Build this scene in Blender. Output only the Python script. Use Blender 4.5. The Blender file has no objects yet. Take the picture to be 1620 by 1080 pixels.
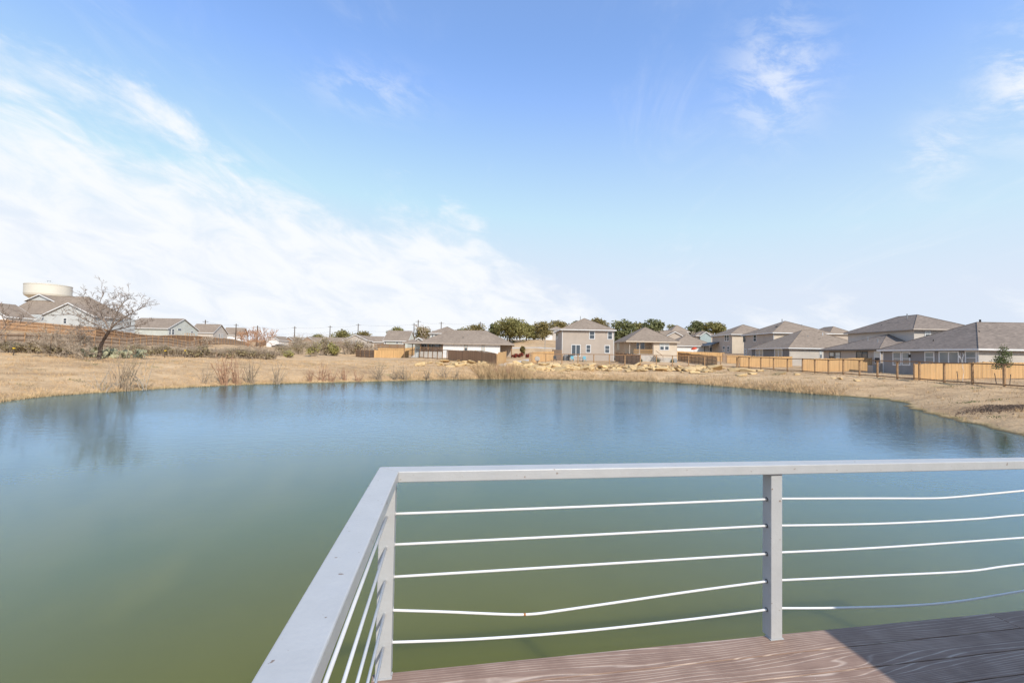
import bpy, bmesh, math, random
import numpy as np
from mathutils import Vector, Matrix, Euler, noise as mnoise

random.seed(7)
rng = np.random.default_rng(7)
R = math.radians
S = bpy.context.scene
COL = S.collection

# ------------------------------------------------------------------ camera
EYE = Vector((0.0, 0.0, 3.1))          # water level is z = 0
FPX = 720.0                            # 16 mm on a 36 mm sensor, photograph 1620 px wide
CAMROT = (Matrix.Rotation(R(90 + 1.67), 3, 'X') @ Matrix.Rotation(R(1.0), 3, 'Z'))
cam_d = bpy.data.cameras.new('camera'); cam_d.lens = 16.0; cam_d.sensor_width = 36.0
cam_d.clip_start = 0.05; cam_d.clip_end = 6000
cam = bpy.data.objects.new('camera', cam_d); COL.objects.link(cam)
cam.location = EYE; cam.rotation_euler = CAMROT.to_euler()
S.camera = cam

# ------------------------------------------------------------------ sky and sun
SUN = Vector((0.42, -0.62, 0.66)).normalized()
SUN_EL = math.asin(SUN.z); SUN_ROT = math.atan2(SUN.x, SUN.y)
world = bpy.data.worlds.new('World'); S.world = world; world.use_nodes = True

class NT:
    """small helper for node trees"""
    def __init__(s, tree): s.t = tree; s.n = tree.nodes; s.l = tree.links
    def add(s, typ, **kw):
        n = s.n.new(typ)
        for k, v in kw.items():
            if k.startswith('i_'):
                key = k[2:]; key = int(key) if key.isdigit() else key.replace('_', ' ')
                s.put(n.inputs[key], v)
            else: setattr(n, k, v)
        return n
    def put(s, sock, v):
        if isinstance(v, bpy.types.NodeSocket): s.l.new(v, sock)
        else: sock.default_value = v
    def m(s, op, a, b=0.0, c=0.0, clamp=False):
        n = s.n.new('ShaderNodeMath'); n.operation = op; n.use_clamp = clamp
        s.put(n.inputs[0], a); s.put(n.inputs[1], b); s.put(n.inputs[2], c); return n.outputs[0]
    def sstep(s, v, a, b, lo=0.0, hi=1.0):
        n = s.n.new('ShaderNodeMapRange'); n.interpolation_type = 'SMOOTHSTEP'
        s.put(n.inputs[0], v); s.put(n.inputs[1], a); s.put(n.inputs[2], b); s.put(n.inputs[3], lo); s.put(n.inputs[4], hi); return n.outputs[0]
    def ramp(s, fac, stops, interp='LINEAR'):
        n = s.n.new('ShaderNodeValToRGB'); cr = n.color_ramp; cr.interpolation = interp
        while len(cr.elements) < len(stops): cr.elements.new(0.5)
        for e, (p, c) in zip(cr.elements, stops):
            e.position = p; e.color = c if len(c) == 4 else (*c, 1)
        s.put(n.inputs[0], fac); return n.outputs[0]
    def noise(s, vec, scale, detail=4, rough=0.55, dist=0.0):
        n = s.n.new('ShaderNodeTexNoise'); s.put(n.inputs['Vector'], vec)
        n.inputs['Scale'].default_value = scale; n.inputs['Detail'].default_value = detail
        n.inputs['Roughness'].default_value = rough; n.inputs['Distortion'].default_value = dist; return n.outputs['Fac']
    def mix(s, fac, a, b, mode='MIX'):
        n = s.n.new('ShaderNodeMix'); n.data_type = 'RGBA'; n.blend_type = mode
        s.put(n.inputs[0], fac); s.put(n.inputs[6], a); s.put(n.inputs[7], b); return n.outputs[2]
    def mapping(s, vec, scale=(1, 1, 1), rot=(0, 0, 0), loc=(0, 0, 0)):
        n = s.n.new('ShaderNodeMapping'); s.put(n.inputs[0], vec); n.inputs['Scale'].default_value = scale
        n.inputs['Rotation'].default_value = rot; n.inputs['Location'].default_value = loc; return n.outputs[0]
def c4(c): return (c[0], c[1], c[2], 1.0)

SKY_STRENGTH = 0.15
w = NT(world.node_tree); w.n.clear()
sky = w.add('ShaderNodeTexSky', sky_type='NISHITA', sun_disc=False, sun_elevation=SUN_EL, sun_rotation=SUN_ROT,
            altitude=200.0, air_density=1.0, dust_density=0.4, ozone_density=2.5)
tc = w.add('ShaderNodeTexCoord')
sep = w.add('ShaderNodeSeparateXYZ'); w.l.new(tc.outputs['Generated'], sep.inputs[0])
dx, dy, dz = sep.outputs
az = w.m('MULTIPLY', w.m('ARCTAN2', dx, dy), 180 / math.pi)          # degrees, 0 = straight ahead
el = w.m('MULTIPLY', w.m('ARCSINE', dz), 180 / math.pi)
# cloud sheet: noise on a plane high above
den = w.m('ADD', w.m('MAXIMUM', dz, 0.0), 0.12)
pl = w.add('ShaderNodeCombineXYZ'); w.put(pl.inputs[0], w.m('DIVIDE', dx, den)); w.put(pl.inputs[1], w.m('DIVIDE', dy, den))
cvec = w.mapping(pl.outputs[0], scale=(1.0, 0.55, 1.0), rot=(0, 0, R(28)))
n1 = w.noise(cvec, 1.3, 8, 0.62, 0.9)
n2 = w.noise(cvec, 4.5, 7, 0.65, 0.6)
n3 = w.noise(w.mapping(pl.outputs[0], scale=(1.6, 0.5, 1.0), rot=(0, 0, R(-35)), loc=(3.1, 1.7, 0)), 1.6, 8, 0.66, 1.4)
# upper edge of the cloud bank over the left of the view (elevation / 45 over azimuth)
azn = w.m('DIVIDE', w.m('ADD', az, 180.0), 360.0)
def az_(d): return (d + 180) / 360.0
g = lambda d: (d / 45.0,) * 3
edge = w.m('MULTIPLY', w.ramp(azn, [(az_(-170), g(9)), (az_(-120), g(16)), (az_(-70), g(24)), (az_(-48), g(24.5)), (az_(-40), g(22)), (az_(-29), g(18)),
              (az_(-20), g(18)), (az_(-9), g(18)), (az_(3), g(10)), (az_(14), g(5)), (az_(60), g(3)), (az_(170), g(8))], 'EASE'), 45.0)
f = w.m('SUBTRACT', edge, el)
ae = w.add('ShaderNodeCombineXYZ'); w.put(ae.inputs[0], w.m('MULTIPLY', az, 0.062)); w.put(ae.inputs[1], w.m('MULTIPLY', w.m('ADD', el, w.m('MULTIPLY', az, 0.25)), 0.13))
n4 = w.noise(ae.outputs[0], 1.0, 9, 0.60, 0.35); n5 = w.noise(ae.outputs[0], 2.6, 8, 0.62, 0.5)
f = w.m('ADD', f, w.m('MULTIPLY', w.m('SUBTRACT', n4, 0.5), 22.0))
f = w.m('ADD', f, w.m('MULTIPLY', w.m('SUBTRACT', n5, 0.5), 9.0))
f = w.m('ADD', f, w.m('MULTIPLY', w.m('SUBTRACT', n2, 0.5), 3.0))
bank = w.sstep(f, -1.5, 6.0)
bank = w.m('MULTIPLY', bank, w.sstep(n5, 0.30, 0.62, 0.42, 1.0))
wisp = w.m('MULTIPLY', w.sstep(n3, 0.50, 0.82), 0.45)
wisp = w.m('MULTIPLY', wisp, w.sstep(n1, 0.40, 0.62))
def blob(a0, e0, ra, re_):
    u1 = w.m('DIVIDE', w.m('SUBTRACT', az, a0), ra); u2 = w.m('DIVIDE', w.m('SUBTRACT', el, e0), re_)
    return w.m('EXPONENT', w.m('MULTIPLY', w.m('ADD', w.m('MULTIPLY', u1, u1), w.m('MULTIPLY', u2, u2)), -1.0))
puff = w.m('ADD', w.m('ADD', w.m('MULTIPLY', blob(30.0, 28.5, 4.5, 5.0), 0.62), blob(49.5, 22.5, 3.2, 4.0)), w.m('ADD', w.m('MULTIPLY', blob(43.0, 18.5, 2.2, 3.0), 0.6), w.m('MULTIPLY', blob(-18.0, 29.0, 6.0, 2.2), 0.4)))
n6 = w.noise(ae.outputs[0], 3.0, 9, 0.66, 0.35)
wisp = w.m('MAXIMUM', w.m('MULTIPLY', wisp, 0.55), w.m('MULTIPLY', puff, w.sstep(n6, 0.38, 0.66)))
cloud = w.m('MAXIMUM', w.m('MULTIPLY', bank, 0.95), wisp, clamp=True)
hz = w.sstep(el, 36.0, -3.0, 0.10, 0.95)                                # thin milky veil low in the sky
skyc = w.mix(1.0, w.mix(1.0, sky.outputs[0], (1.44, 1.76, 2.10, 1), 'MULTIPLY'), (4.5, 5.2, 6.6, 1), 'DARKEN')
veil = w.mix(hz, skyc, (4.95, 5.5, 6.3, 1))
full = w.mix(cloud, veil, (6.45, 6.6, 6.8, 1))
bg = w.add('ShaderNodeBackground'); w.l.new(full, bg.inputs[0]); bg.inputs[1].default_value = SKY_STRENGTH
wo = w.add('ShaderNodeOutputWorld'); w.l.new(bg.outputs[0], wo.inputs[0])

sun_d = bpy.data.lights.new('sun', 'SUN'); sun_d.energy = 4.9; sun_d.angle = R(0.53); sun_d.color = (1.0, 0.94, 0.84)
sun = bpy.data.objects.new('sun', sun_d); COL.objects.link(sun)
sun.rotation_euler = SUN.to_track_quat('Z', 'Y').to_euler(); sun.location = (20, -30, 40)

S.view_settings.view_transform = 'Standard'; S.view_settings.look = 'None'
S.view_settings.exposure = 0.0; S.view_settings.gamma = 1.0; S.view_settings.use_curve_mapping = False
S.render.engine = 'CYCLES'
try:
    S.cycles.use_denoising = True; S.cycles.denoiser = 'OPENIMAGEDENOISE'
    S.cycles.max_bounces = 6
except Exception: pass

# ------------------------------------------------------------------ photograph pixel -> place
def ray(px, py):
    return (CAMROT @ Vector(((px - 810) / FPX, -(py - 540) / FPX, -1.0)))
def at(px, py, Y):                      # the point seen at a pixel, Y metres ahead
    d = ray(px, py); return EYE + d * (Y / d.y)
def on_z(px, py, z):
    d = ray(px, py); return EYE + d * ((z - EYE.z) / d.z)
def on_x(px, py, X):
    d = ray(px, py); return EYE + d * (X / d.x)
def X_at(px, Y): return at(px, 560, Y).x

# ------------------------------------------------------------------ mesh helpers
class MB:
    def __init__(s): s.v = []; s.f = []
    def face(s, pts):
        i = len(s.v); s.v += [tuple(p) for p in pts]; s.f.append(tuple(range(i, i + len(pts)))); return s
    def box(s, x0, x1, y0, y1, z0, z1):
        i = len(s.v)
        s.v += [(x0,y0,z0),(x1,y0,z0),(x1,y1,z0),(x0,y1,z0),(x0,y0,z1),(x1,y0,z1),(x1,y1,z1),(x0,y1,z1)]
        s.f += [(i,i+3,i+2,i+1),(i+4,i+5,i+6,i+7),(i,i+1,i+5,i+4),(i+1,i+2,i+6,i+5),(i+2,i+3,i+7,i+6),(i+3,i,i+4,i+7)]
        return s
    def obox(s, o, ax, ay, azv, x0, x1, y0, y1, z0, z1):     # box in an oblique frame
        i = len(s.v)
        for (a, b, c) in ((x0,y0,z0),(x1,y0,z0),(x1,y1,z0),(x0,y1,z0),(x0,y0,z1),(x1,y0,z1),(x1,y1,z1),(x0,y1,z1)):
            s.v.append(tuple(o + ax * a + ay * b + azv * c))
        s.f += [(i,i+3,i+2,i+1),(i+4,i+5,i+6,i+7),(i,i+1,i+5,i+4),(i+1,i+2,i+6,i+5),(i+2,i+3,i+7,i+6),(i+3,i,i+4,i+7)]
        return s
    def tube(s, pts, rad, n=6, cap=True):
        pts = [Vector(p) for p in pts]; k = len(pts)
        rads = rad if isinstance(rad, (list, tuple)) else [rad] * k
        i0 = len(s.v); ref = Vector((0.31, 0.17, 0.93)).normalized()
        for j, p in enumerate(pts):
            d = (pts[min(j + 1, k - 1)] - pts[max(j - 1, 0)])
            if d.length < 1e-9: d = Vector((0, 0, 1))
            d.normalize(); a = d.cross(ref)
            if a.length < 0.05: a = d.cross(Vector((1, 0, 0)))
            a.normalize(); b = d.cross(a)
            for q in range(n):
                t = 2 * math.pi * q / n
                s.v.append(tuple(p + (a * math.cos(t) + b * math.sin(t)) * rads[j]))
        for j in range(k - 1):
            for q in range(n):
                q2 = (q + 1) % n
                s.f.append((i0 + j*n + q, i0 + (j+1)*n + q, i0 + (j+1)*n + q2, i0 + j*n + q2))
        if cap:
            s.f.append(tuple(i0 + q for q in range(n))); s.f.append(tuple(i0 + (k-1)*n + q for q in reversed(range(n))))
        return s
    def lathe(s, prof, n=24, c=(0, 0, 0)):
        i0 = len(s.v)
        for (r, z) in prof:
            for q in range(n):
                t = 2 * math.pi * q / n; s.v.append((c[0] + r*math.cos(t), c[1] + r*math.sin(t), c[2] + z))
        for j in range(len(prof) - 1):
            for q in range(n):
                q2 = (q + 1) % n; s.f.append((i0+j*n+q, i0+j*n+q2, i0+(j+1)*n+q2, i0+(j+1)*n+q))
        return s
    def build(s, name, mat, parent=None, smooth=False, bevel=0):
        me = bpy.data.meshes.new(name); me.from_pydata(s.v, [], s.f); me.update()
        return link(name, me, mat, parent, smooth, bevel)
def link(name, me, mat, parent=None, smooth=False, bevel=0):
    o = bpy.data.objects.new(name, me); COL.objects.link(o)
    if mat is not None and len(me.materials) == 0: me.materials.append(M[mat] if isinstance(mat, str) else mat)
    if parent is not None: o.parent = parent
    if smooth: me.polygons.foreach_set('use_smooth', [True] * len(me.polygons))
    if bevel:
        b = o.modifiers.new('bevel', 'BEVEL'); b.width = bevel; b.segments = 2; b.limit_method = 'ANGLE'
    return o
def tag(o, label=None, cat=None, group=None, kind=None):
    for k, v in (('label', label), ('category', cat), ('group', group), ('kind', kind)):
        if v: o[k] = v
    return o
def empty(name, loc, label, cat, group=None, yaw=0.0):
    e = bpy.data.objects.new(name, None); COL.objects.link(e); e.location = loc; e.rotation_euler = (0, 0, yaw)
    e.empty_display_size = 0.3
    return tag(e, label, cat, group)

# ------------------------------------------------------------------ materials
M = {}
def mat(name, color, rough=0.7, var=0.0, vscale=2.0, color2=None, bump=0.0, bscale=20.0, metal=0.0, spec=0.4, stretch=(1,1,1), obj_random=0.0):
    m = bpy.data.materials.new(name); m.use_nodes = True; t = NT(m.node_tree); p = t.n['Principled BSDF']
    p.inputs['Roughness'].default_value = rough; p.inputs['Metallic'].default_value = metal
    p.inputs['Specular IOR Level'].default_value = spec
    tcn = t.add('ShaderNodeTexCoord'); v = tcn.outputs['Object']
    if stretch != (1,1,1): v = t.mapping(v, scale=stretch)
    col = None
    if var > 0 or color2:
        nz = t.noise(v, vscale, 5, 0.6)
        c2 = color2 or tuple(min(1, c * (1 - var)) for c in color)
        c1 = color if color2 else tuple(min(1, c * (1 + var)) for c in color)
        col = t.ramp(nz, [(0.3, c4(c2)), (0.7, c4(c1))])
        if obj_random:
            oi = t.add('ShaderNodeObjectInfo')
            k = t.m('ADD', t.m('MULTIPLY', oi.outputs['Random'], obj_random), 1 - obj_random / 2)
            cc = t.add('ShaderNodeCombineColor'); [t.put(cc.inputs[i], k) for i in range(3)]
            col = t.mix(1.0, col, cc.outputs[0], 'MULTIPLY')
        t.l.new(col, p.inputs['Base Color'])
    else: p.inputs['Base Color'].default_value = c4(color)
    if bump:
        b = t.add('ShaderNodeBump'); b.inputs['Strength'].default_value = bump; b.inputs['Distance'].default_value = 0.02
        t.l.new(t.noise(v, bscale, 5, 0.6), b.inputs['Height']); t.l.new(b.outputs[0], p.inputs['Normal'])
    M[name] = m; return m

mat('rail_paint', (0.40, 0.40, 0.40), 0.38, 0.05, 9.0, bump=0.12, bscale=60)
# chips, scuffs and rust freckles on the rail paint
t = NT(M['rail_paint'].node_tree); p = t.n['Principled BSDF']; tcn = t.add('ShaderNodeTexCoord')
base = p.inputs['Base Color'].links[0].from_socket
sm = t.sstep(t.noise(t.mapping(tcn.outputs['Object'], scale=(1, 1, 1)), 5.0, 6, 0.7), 0.50, 0.74, 0, 0.38)
base = t.mix(sm, base, (0.36, 0.37, 0.40, 1))
ch = t.sstep(t.noise(tcn.outputs['Object'], 30.0, 3, 0.6), 0.69, 0.72)
base = t.mix(ch, base, (0.20, 0.15, 0.12, 1)); t.l.new(base, p.inputs['Base Color'])
mat('cable_white', (0.66, 0.65, 0.64), 0.4, 0.04, 20)
mat('rust', (0.36, 0.15, 0.05), 0.9, 0.4, 60)
mat('white_trim', (0.66, 0.66, 0.66), 0.55)
mat('dark_frame', (0.10, 0.095, 0.09), 0.5)
mat('concrete', (0.46, 0.43, 0.39), 0.9, 0.15, 1.5, bump=0.3, bscale=8)
mat('metal_grey', (0.30, 0.31, 0.32), 0.5, metal=0.3)
mat('black_metal', (0.02, 0.02, 0.022), 0.5)
mat('pole_wood', (0.10, 0.075, 0.055), 0.9, 0.3, 3)
mat('wire_dark', (0.05, 0.05, 0.055), 0.6)
mat('stone_tan', (0.62, 0.44, 0.22), 0.92, color2=(0.36, 0.25, 0.13), vscale=2.2, bump=0.9, bscale=5, obj_random=0.5)
mat('bark_grey', (0.23, 0.18, 0.145), 0.95, 0.35, 6, bump=0.6, bscale=14)
mat('bark_dark', (0.06, 0.042, 0.032), 0.95, 0.35, 6, bump=0.6, bscale=14)
mat('twig_red', (0.38, 0.22, 0.135), 0.9, 0.3, 5)
mat('twig_tan', (0.34, 0.25, 0.17), 0.9, 0.3, 5)
mat('twig_grey', (0.36, 0.29, 0.22), 0.95, 0.3, 5)
mat('reed_tan', (0.50, 0.345, 0.19), 0.9, 0.4, 1.2)
mat('pear_pad', (0.34, 0.33, 0.21), 0.7, 0.35, 3, bump=0.3, bscale=30)
mat('car_black', (0.015, 0.015, 0.018), 0.25, spec=0.6)
mat('car_red', (0.30, 0.03, 0.02), 0.3, spec=0.6)
mat('car_white', (0.75, 0.75, 0.75), 0.3, spec=0.6)
mat('rubber', (0.02, 0.02, 0.02), 0.85)
mat('fabric_red', (0.55, 0.07, 0.03), 0.85)
mat('plastic_teal', (0.10, 0.33, 0.42), 0.5)
mat('plastic_yellow', (0.75, 0.5, 0.03), 0.5)
mat('tank_cream', (0.60, 0.57, 0.50), 0.6, 0.04, 0.2)

def glass_mat(name, color=(0.05, 0.06, 0.07)):
    m = mat(name, color, 0.06, spec=1.0); return m
glass_mat('glass', (0.045, 0.06, 0.075)); glass_mat('glass_pale', (0.22, 0.25, 0.26)); mat('blind', (0.50, 0.52, 0.50), 0.35, spec=0.9)

def siding(name, color, lap=0.17):
    m = bpy.data.materials.new(name); m.use_nodes = True; t = NT(m.node_tree); p = t.n['Principled BSDF']
    tcn = t.add('ShaderNodeTexCoord'); sp = t.add('ShaderNodeSeparateXYZ'); t.l.new(tcn.outputs['Object'], sp.inputs[0])
    saw = t.m('FRACT', t.m('DIVIDE', sp.outputs[2], lap))
    nz = t.noise(tcn.outputs['Object'], 0.7, 4)
    col = t.ramp(nz, [(0.3, c4(tuple(c * 0.92 for c in color))), (0.7, c4(tuple(min(1, c * 1.06) for c in color)))])
    t.l.new(col, p.inputs['Base Color']); p.inputs['Roughness'].default_value = 0.75
    b = t.add('ShaderNodeBump'); b.inputs['Strength'].default_value = 0.8; b.inputs['Distance'].default_value = 0.02; b.invert = True
    t.l.new(saw, b.inputs['Height']); t.l.new(b.outputs[0], p.inputs['Normal']); M[name] = m
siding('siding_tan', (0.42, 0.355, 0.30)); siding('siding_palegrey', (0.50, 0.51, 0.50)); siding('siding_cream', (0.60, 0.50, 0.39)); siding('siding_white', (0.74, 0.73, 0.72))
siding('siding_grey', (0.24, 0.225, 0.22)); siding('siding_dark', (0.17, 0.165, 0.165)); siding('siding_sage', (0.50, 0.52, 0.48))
siding('siding_beige', (0.50, 0.45, 0.40)); siding('siding_bluegrey', (0.30, 0.37, 0.38)); mat('brick', (0.34, 0.22, 0.15), 0.9, 0.25, 6)
mat('stucco', (0.47, 0.42, 0.36), 0.9, 0.08, 2)

def shingle(name, c1, c2):
    m = bpy.data.materials.new(name); m.use_nodes = True; t = NT(m.node_tree); p = t.n['Principled BSDF']
    tcn = t.add('ShaderNodeTexCoord'); sp = t.add('ShaderNodeSeparateXYZ'); t.l.new(tcn.outputs['Object'], sp.inputs[0])
    row = t.m('FLOOR', t.m('DIVIDE', sp.outputs[2], 0.075))
    cb = t.add('ShaderNodeCombineXYZ'); t.put(cb.inputs[0], t.m('MULTIPLY', sp.outputs[0], 2.2)); t.put(cb.inputs[1], t.m('MULTIPLY', sp.outputs[1], 2.2)); t.put(cb.inputs[2], t.m('MULTIPLY', row, 3.7))
    n1 = t.noise(cb.outputs[0], 1.0, 2, 0.5)
    n2 = t.noise(tcn.outputs['Object'], 0.35, 4)
    k = t.m('ADD', t.m('MULTIPLY', n1, 0.7), t.m('MULTIPLY', n2, 0.3))
    t.l.new(t.ramp(k, [(0.32, c4(c2)), (0.66, c4(c1))]), p.inputs['Base Color']); p.inputs['Roughness'].default_value = 0.95; p.inputs['Specular IOR Level'].default_value = 0.2
    b = t.add('ShaderNodeBump'); b.inputs['Strength'].default_value = 0.5; b.inputs['Distance'].default_value = 0.02
    t.l.new(t.m('ADD', n1, t.m('FRACT', t.m('DIVIDE', sp.outputs[2], 0.075))), b.inputs['Height']); t.l.new(b.outputs[0], p.inputs['Normal']); M[name] = m
shingle('shingle_brown', (0.315, 0.25, 0.195), (0.19, 0.148, 0.115)); shingle('shingle_grey', (0.27, 0.217, 0.18), (0.15, 0.122, 0.102)); shingle('shingle_tan', (0.335, 0.265, 0.205), (0.215, 0.168, 0.13))

def picket_wood(name, lit, dark):  # lit and dark are wood tones mixed by per-picket noise
    m = bpy.data.materials.new(name); m.use_nodes = True; t = NT(m.node_tree); p = t.n['Principled BSDF']
    tcn = t.add('ShaderNodeTexCoord'); sp = t.add('ShaderNodeSeparateXYZ'); t.l.new(tcn.outputs['Object'], sp.inputs[0])
    cb = t.add('ShaderNodeCombineXYZ')
    t.put(cb.inputs[0], t.m('FLOOR', t.m('DIVIDE', t.m('ADD', sp.outputs[0], sp.outputs[1]), 0.145)))
    pb = t.noise(cb.outputs[0], 0.77, 1)
    gr = t.noise(t.mapping(tcn.outputs['Object'], scale=(6, 6, 0.5)), 3.0, 5, 0.6)
    st = t.noise(t.mapping(tcn.outputs['Object'], scale=(0.8, 0.8, 0.5)), 1.0, 4, 0.6)
    k = t.m('ADD', t.m('ADD', t.m('MULTIPLY', pb, 0.62), t.m('MULTIPLY', gr, 0.25)), t.m('MULTIPLY', st, 0.25))
    t.l.new(t.ramp(k, [(0.38, c4(dark)), (0.55, c4(lit)), (0.75, c4(tuple(min(1, c * 1.2) for c in lit)))]), p.inputs['Base Color'])
    p.inputs['Roughness'].default_value = 0.85; p.inputs['Specular IOR Level'].default_value = 0.25
    M[name] = m
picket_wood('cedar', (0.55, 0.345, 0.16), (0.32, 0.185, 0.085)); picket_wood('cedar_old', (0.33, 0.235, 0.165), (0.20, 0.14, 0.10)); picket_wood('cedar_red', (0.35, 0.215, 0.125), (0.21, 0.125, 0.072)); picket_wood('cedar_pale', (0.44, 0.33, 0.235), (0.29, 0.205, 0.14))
mat('post_wood', (0.36, 0.22, 0.115), 0.85, 0.25, 5); mat('rail_wood', (0.25, 0.15, 0.085), 0.85, 0.25, 5)

def leaf_mat(name, c1, c2):
    m = bpy.data.materials.new(name); m.use_nodes = True; t = NT(m.node_tree); p = t.n['Principled BSDF']
    tcn = t.add('ShaderNodeTexCoord'); oi = t.add('ShaderNodeObjectInfo')
    nz = t.noise(tcn.outputs['Object'], 0.9, 4, 0.7)
    t.l.new(t.ramp(nz, [(0.32, c4(c2)), (0.68, c4(c1))]), p.inputs['Base Color'])
    p.inputs['Roughness'].default_value = 0.7; p.inputs['Specular IOR Level'].default_value = 0.25
    tr = t.add('ShaderNodeBsdfTranslucent'); t.put(tr.inputs[0], c4(c1)); ms = t.add('ShaderNodeMixShader'); ms.inputs[0].default_value = 0.2
    t.l.new(p.outputs[0], ms.inputs[1]); t.l.new(tr.outputs[0], ms.inputs[2]); t.l.new(ms.outputs[0], t.n['Material Output'].inputs[0]); M[name] = m
leaf_mat('leaf_oak', (0.31, 0.27, 0.10), (0.14, 0.14, 0.05)); leaf_mat('leaf_dark', (0.21, 0.21, 0.09), (0.095, 0.11, 0.045))
leaf_mat('leaf_gold', (0.29, 0.225, 0.085), (0.14, 0.12, 0.048)); leaf_mat('leaf_yellowgreen', (0.42, 0.38, 0.13), (0.25, 0.235, 0.09))
leaf_mat('leaf_olive', (0.40, 0.33, 0.19), (0.25, 0.205, 0.115)); leaf_mat('leaf_red', (0.35, 0.06, 0.045), (0.16, 0.05, 0.03)); leaf_mat('leaf_young', (0.16, 0.19, 0.07), (0.06, 0.08, 0.03))

# ground: mown dry grass, colour and relief only
m = bpy.data.materials.new('dry_grass'); m.use_nodes = True; t = NT(m.node_tree); p = t.n['Principled BSDF']; M['dry_grass'] = m
tcn = t.add('ShaderNodeTexCoord'); ov = tcn.outputs['Object']
big = t.noise(ov, 0.09, 5, 0.6); mid = t.noise(ov, 0.5, 5, 0.65); fine = t.noise(ov, 5.0, 6, 0.7)
k = t.m('ADD', t.m('ADD', t.m('MULTIPLY', big, 0.34), t.m('MULTIPLY', mid, 0.36)), t.m('MULTIPLY', fine, 0.30))
col = t.ramp(k, [(0.37, c4((0.24, 0.155, 0.088))), (0.46, c4((0.41, 0.275, 0.155))), (0.54, c4((0.53, 0.365, 0.21))), (0.65, c4((0.64, 0.46, 0.275)))])
gp = t.sstep(t.noise(t.mapping(ov, loc=(13, 4, 0)), 0.28, 4, 0.6), 0.64, 0.76, 0.0, 0.45)
col = t.mix(gp, col, (0.20, 0.22, 0.07, 1))
sp = t.add('ShaderNodeSeparateXYZ'); t.l.new(ov, sp.inputs[0])
wet = t.sstep(t.m('ADD', sp.outputs[2], t.m('MULTIPLY', t.m('SUBTRACT', mid, 0.5), 0.25)), 0.17, 0.02, 0.0, 0.5)   # greener wet margin at the waterline
col = t.mix(wet, col, (0.34, 0.27, 0.085, 1))
mud = t.sstep(t.m('ADD', sp.outputs[2], t.m('MULTIPLY', t.m('SUBTRACT', fine, 0.5), 0.10)), 0.085, 0.02, 0.0, 0.8)   # bare wet mud at the waterline
col = t.mix(mud, col, (0.13, 0.095, 0.055, 1))
t.l.new(col, p.inputs['Base Color']); p.inputs['Roughness'].default_value = 0.95; p.inputs['Specular IOR Level'].default_value = 0.15
b = t.add('ShaderNodeBump'); b.inputs['Strength'].default_value = 0.9; b.inputs['Distance'].default_value = 0.10
t.l.new(t.m('ADD', fine, t.m('MULTIPLY', t.noise(ov, 1.4, 5), 1.2)), b.inputs['Height']); t.l.new(b.outputs[0], p.inputs['Normal'])

# pond water: murky green body under a rippled gloss tinted blue in place of bluer sky reflection
m = bpy.data.materials.new('pond_water'); m.use_nodes = True; t = NT(m.node_tree); p = t.n['Principled BSDF']; M['pond_water'] = m
tcn = t.add('ShaderNodeTexCoord'); ov = tcn.outputs['Object']
p.inputs['Roughness'].default_value = 1.0; p.inputs['Specular IOR Level'].default_value = 0.0
p.subsurface_method = 'BURLEY'; p.inputs['Subsurface Weight'].default_value = 1.0; p.inputs['Subsurface Radius'].default_value = (1.0, 1.0, 1.0); p.inputs['Subsurface Scale'].default_value = 1.6
murk = t.noise(ov, 0.25, 4, 0.6); t.l.new(t.ramp(murk, [(0.3, c4((0.118, 0.118, 0.022))), (0.7, c4((0.134, 0.132, 0.028)))]), p.inputs['Base Color'])
wv = t.mapping(ov, scale=(1.0, 1.7, 1.0), rot=(0, 0, R(12)))
r1 = t.noise(wv, 1.7, 3, 0.55, 0.3); r2 = t.noise(wv, 6.0, 3, 0.55, 0.2)
patch = t.sstep(t.noise(t.mapping(ov, scale=(0.5, 1.3, 1)), 0.06, 3, 0.5, 0.6), 0.38, 0.62, 0.45, 1.0)
sp = t.add('ShaderNodeSeparateXYZ'); t.l.new(ov, sp.inputs[0])
wind = t.m('MULTIPLY', patch, t.sstep(sp.outputs[1], 9.0, 30.0, 0.14, 1.0))     # the breeze ruffles the open far half of the pond
h = t.m('ADD', t.m('MULTIPLY', r1, 0.020), t.m('MULTIPLY', r2, 0.012))
b = t.add('ShaderNodeBump'); b.inputs['Distance'].default_value = 1.0; t.l.new(wind, b.inputs['Strength']); t.l.new(h, b.inputs['Height'])
gl = t.add('ShaderNodeBsdfGlossy'); gl.inputs['Roughness'].default_value = 0.03; gl.inputs['Color'].default_value = (0.44, 0.66, 0.93, 1); t.l.new(b.outputs[0], gl.inputs['Normal'])
fr_ = t.add('ShaderNodeFresnel'); fr_.inputs['IOR'].default_value = 1.33; t.l.new(b.outputs[0], fr_.inputs['Normal'])
ms = t.add('ShaderNodeMixShader'); t.l.new(t.m('MINIMUM', t.m('MAXIMUM', t.m('MULTIPLY', t.m('SUBTRACT', fr_.outputs[0], 0.025), 1.9), 0.0), 0.93), ms.inputs[0]); t.l.new(p.outputs[0], ms.inputs[1]); t.l.new(gl.outputs[0], ms.inputs[2]); t.l.new(ms.outputs[0], t.n['Material Output'].inputs[0])

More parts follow.
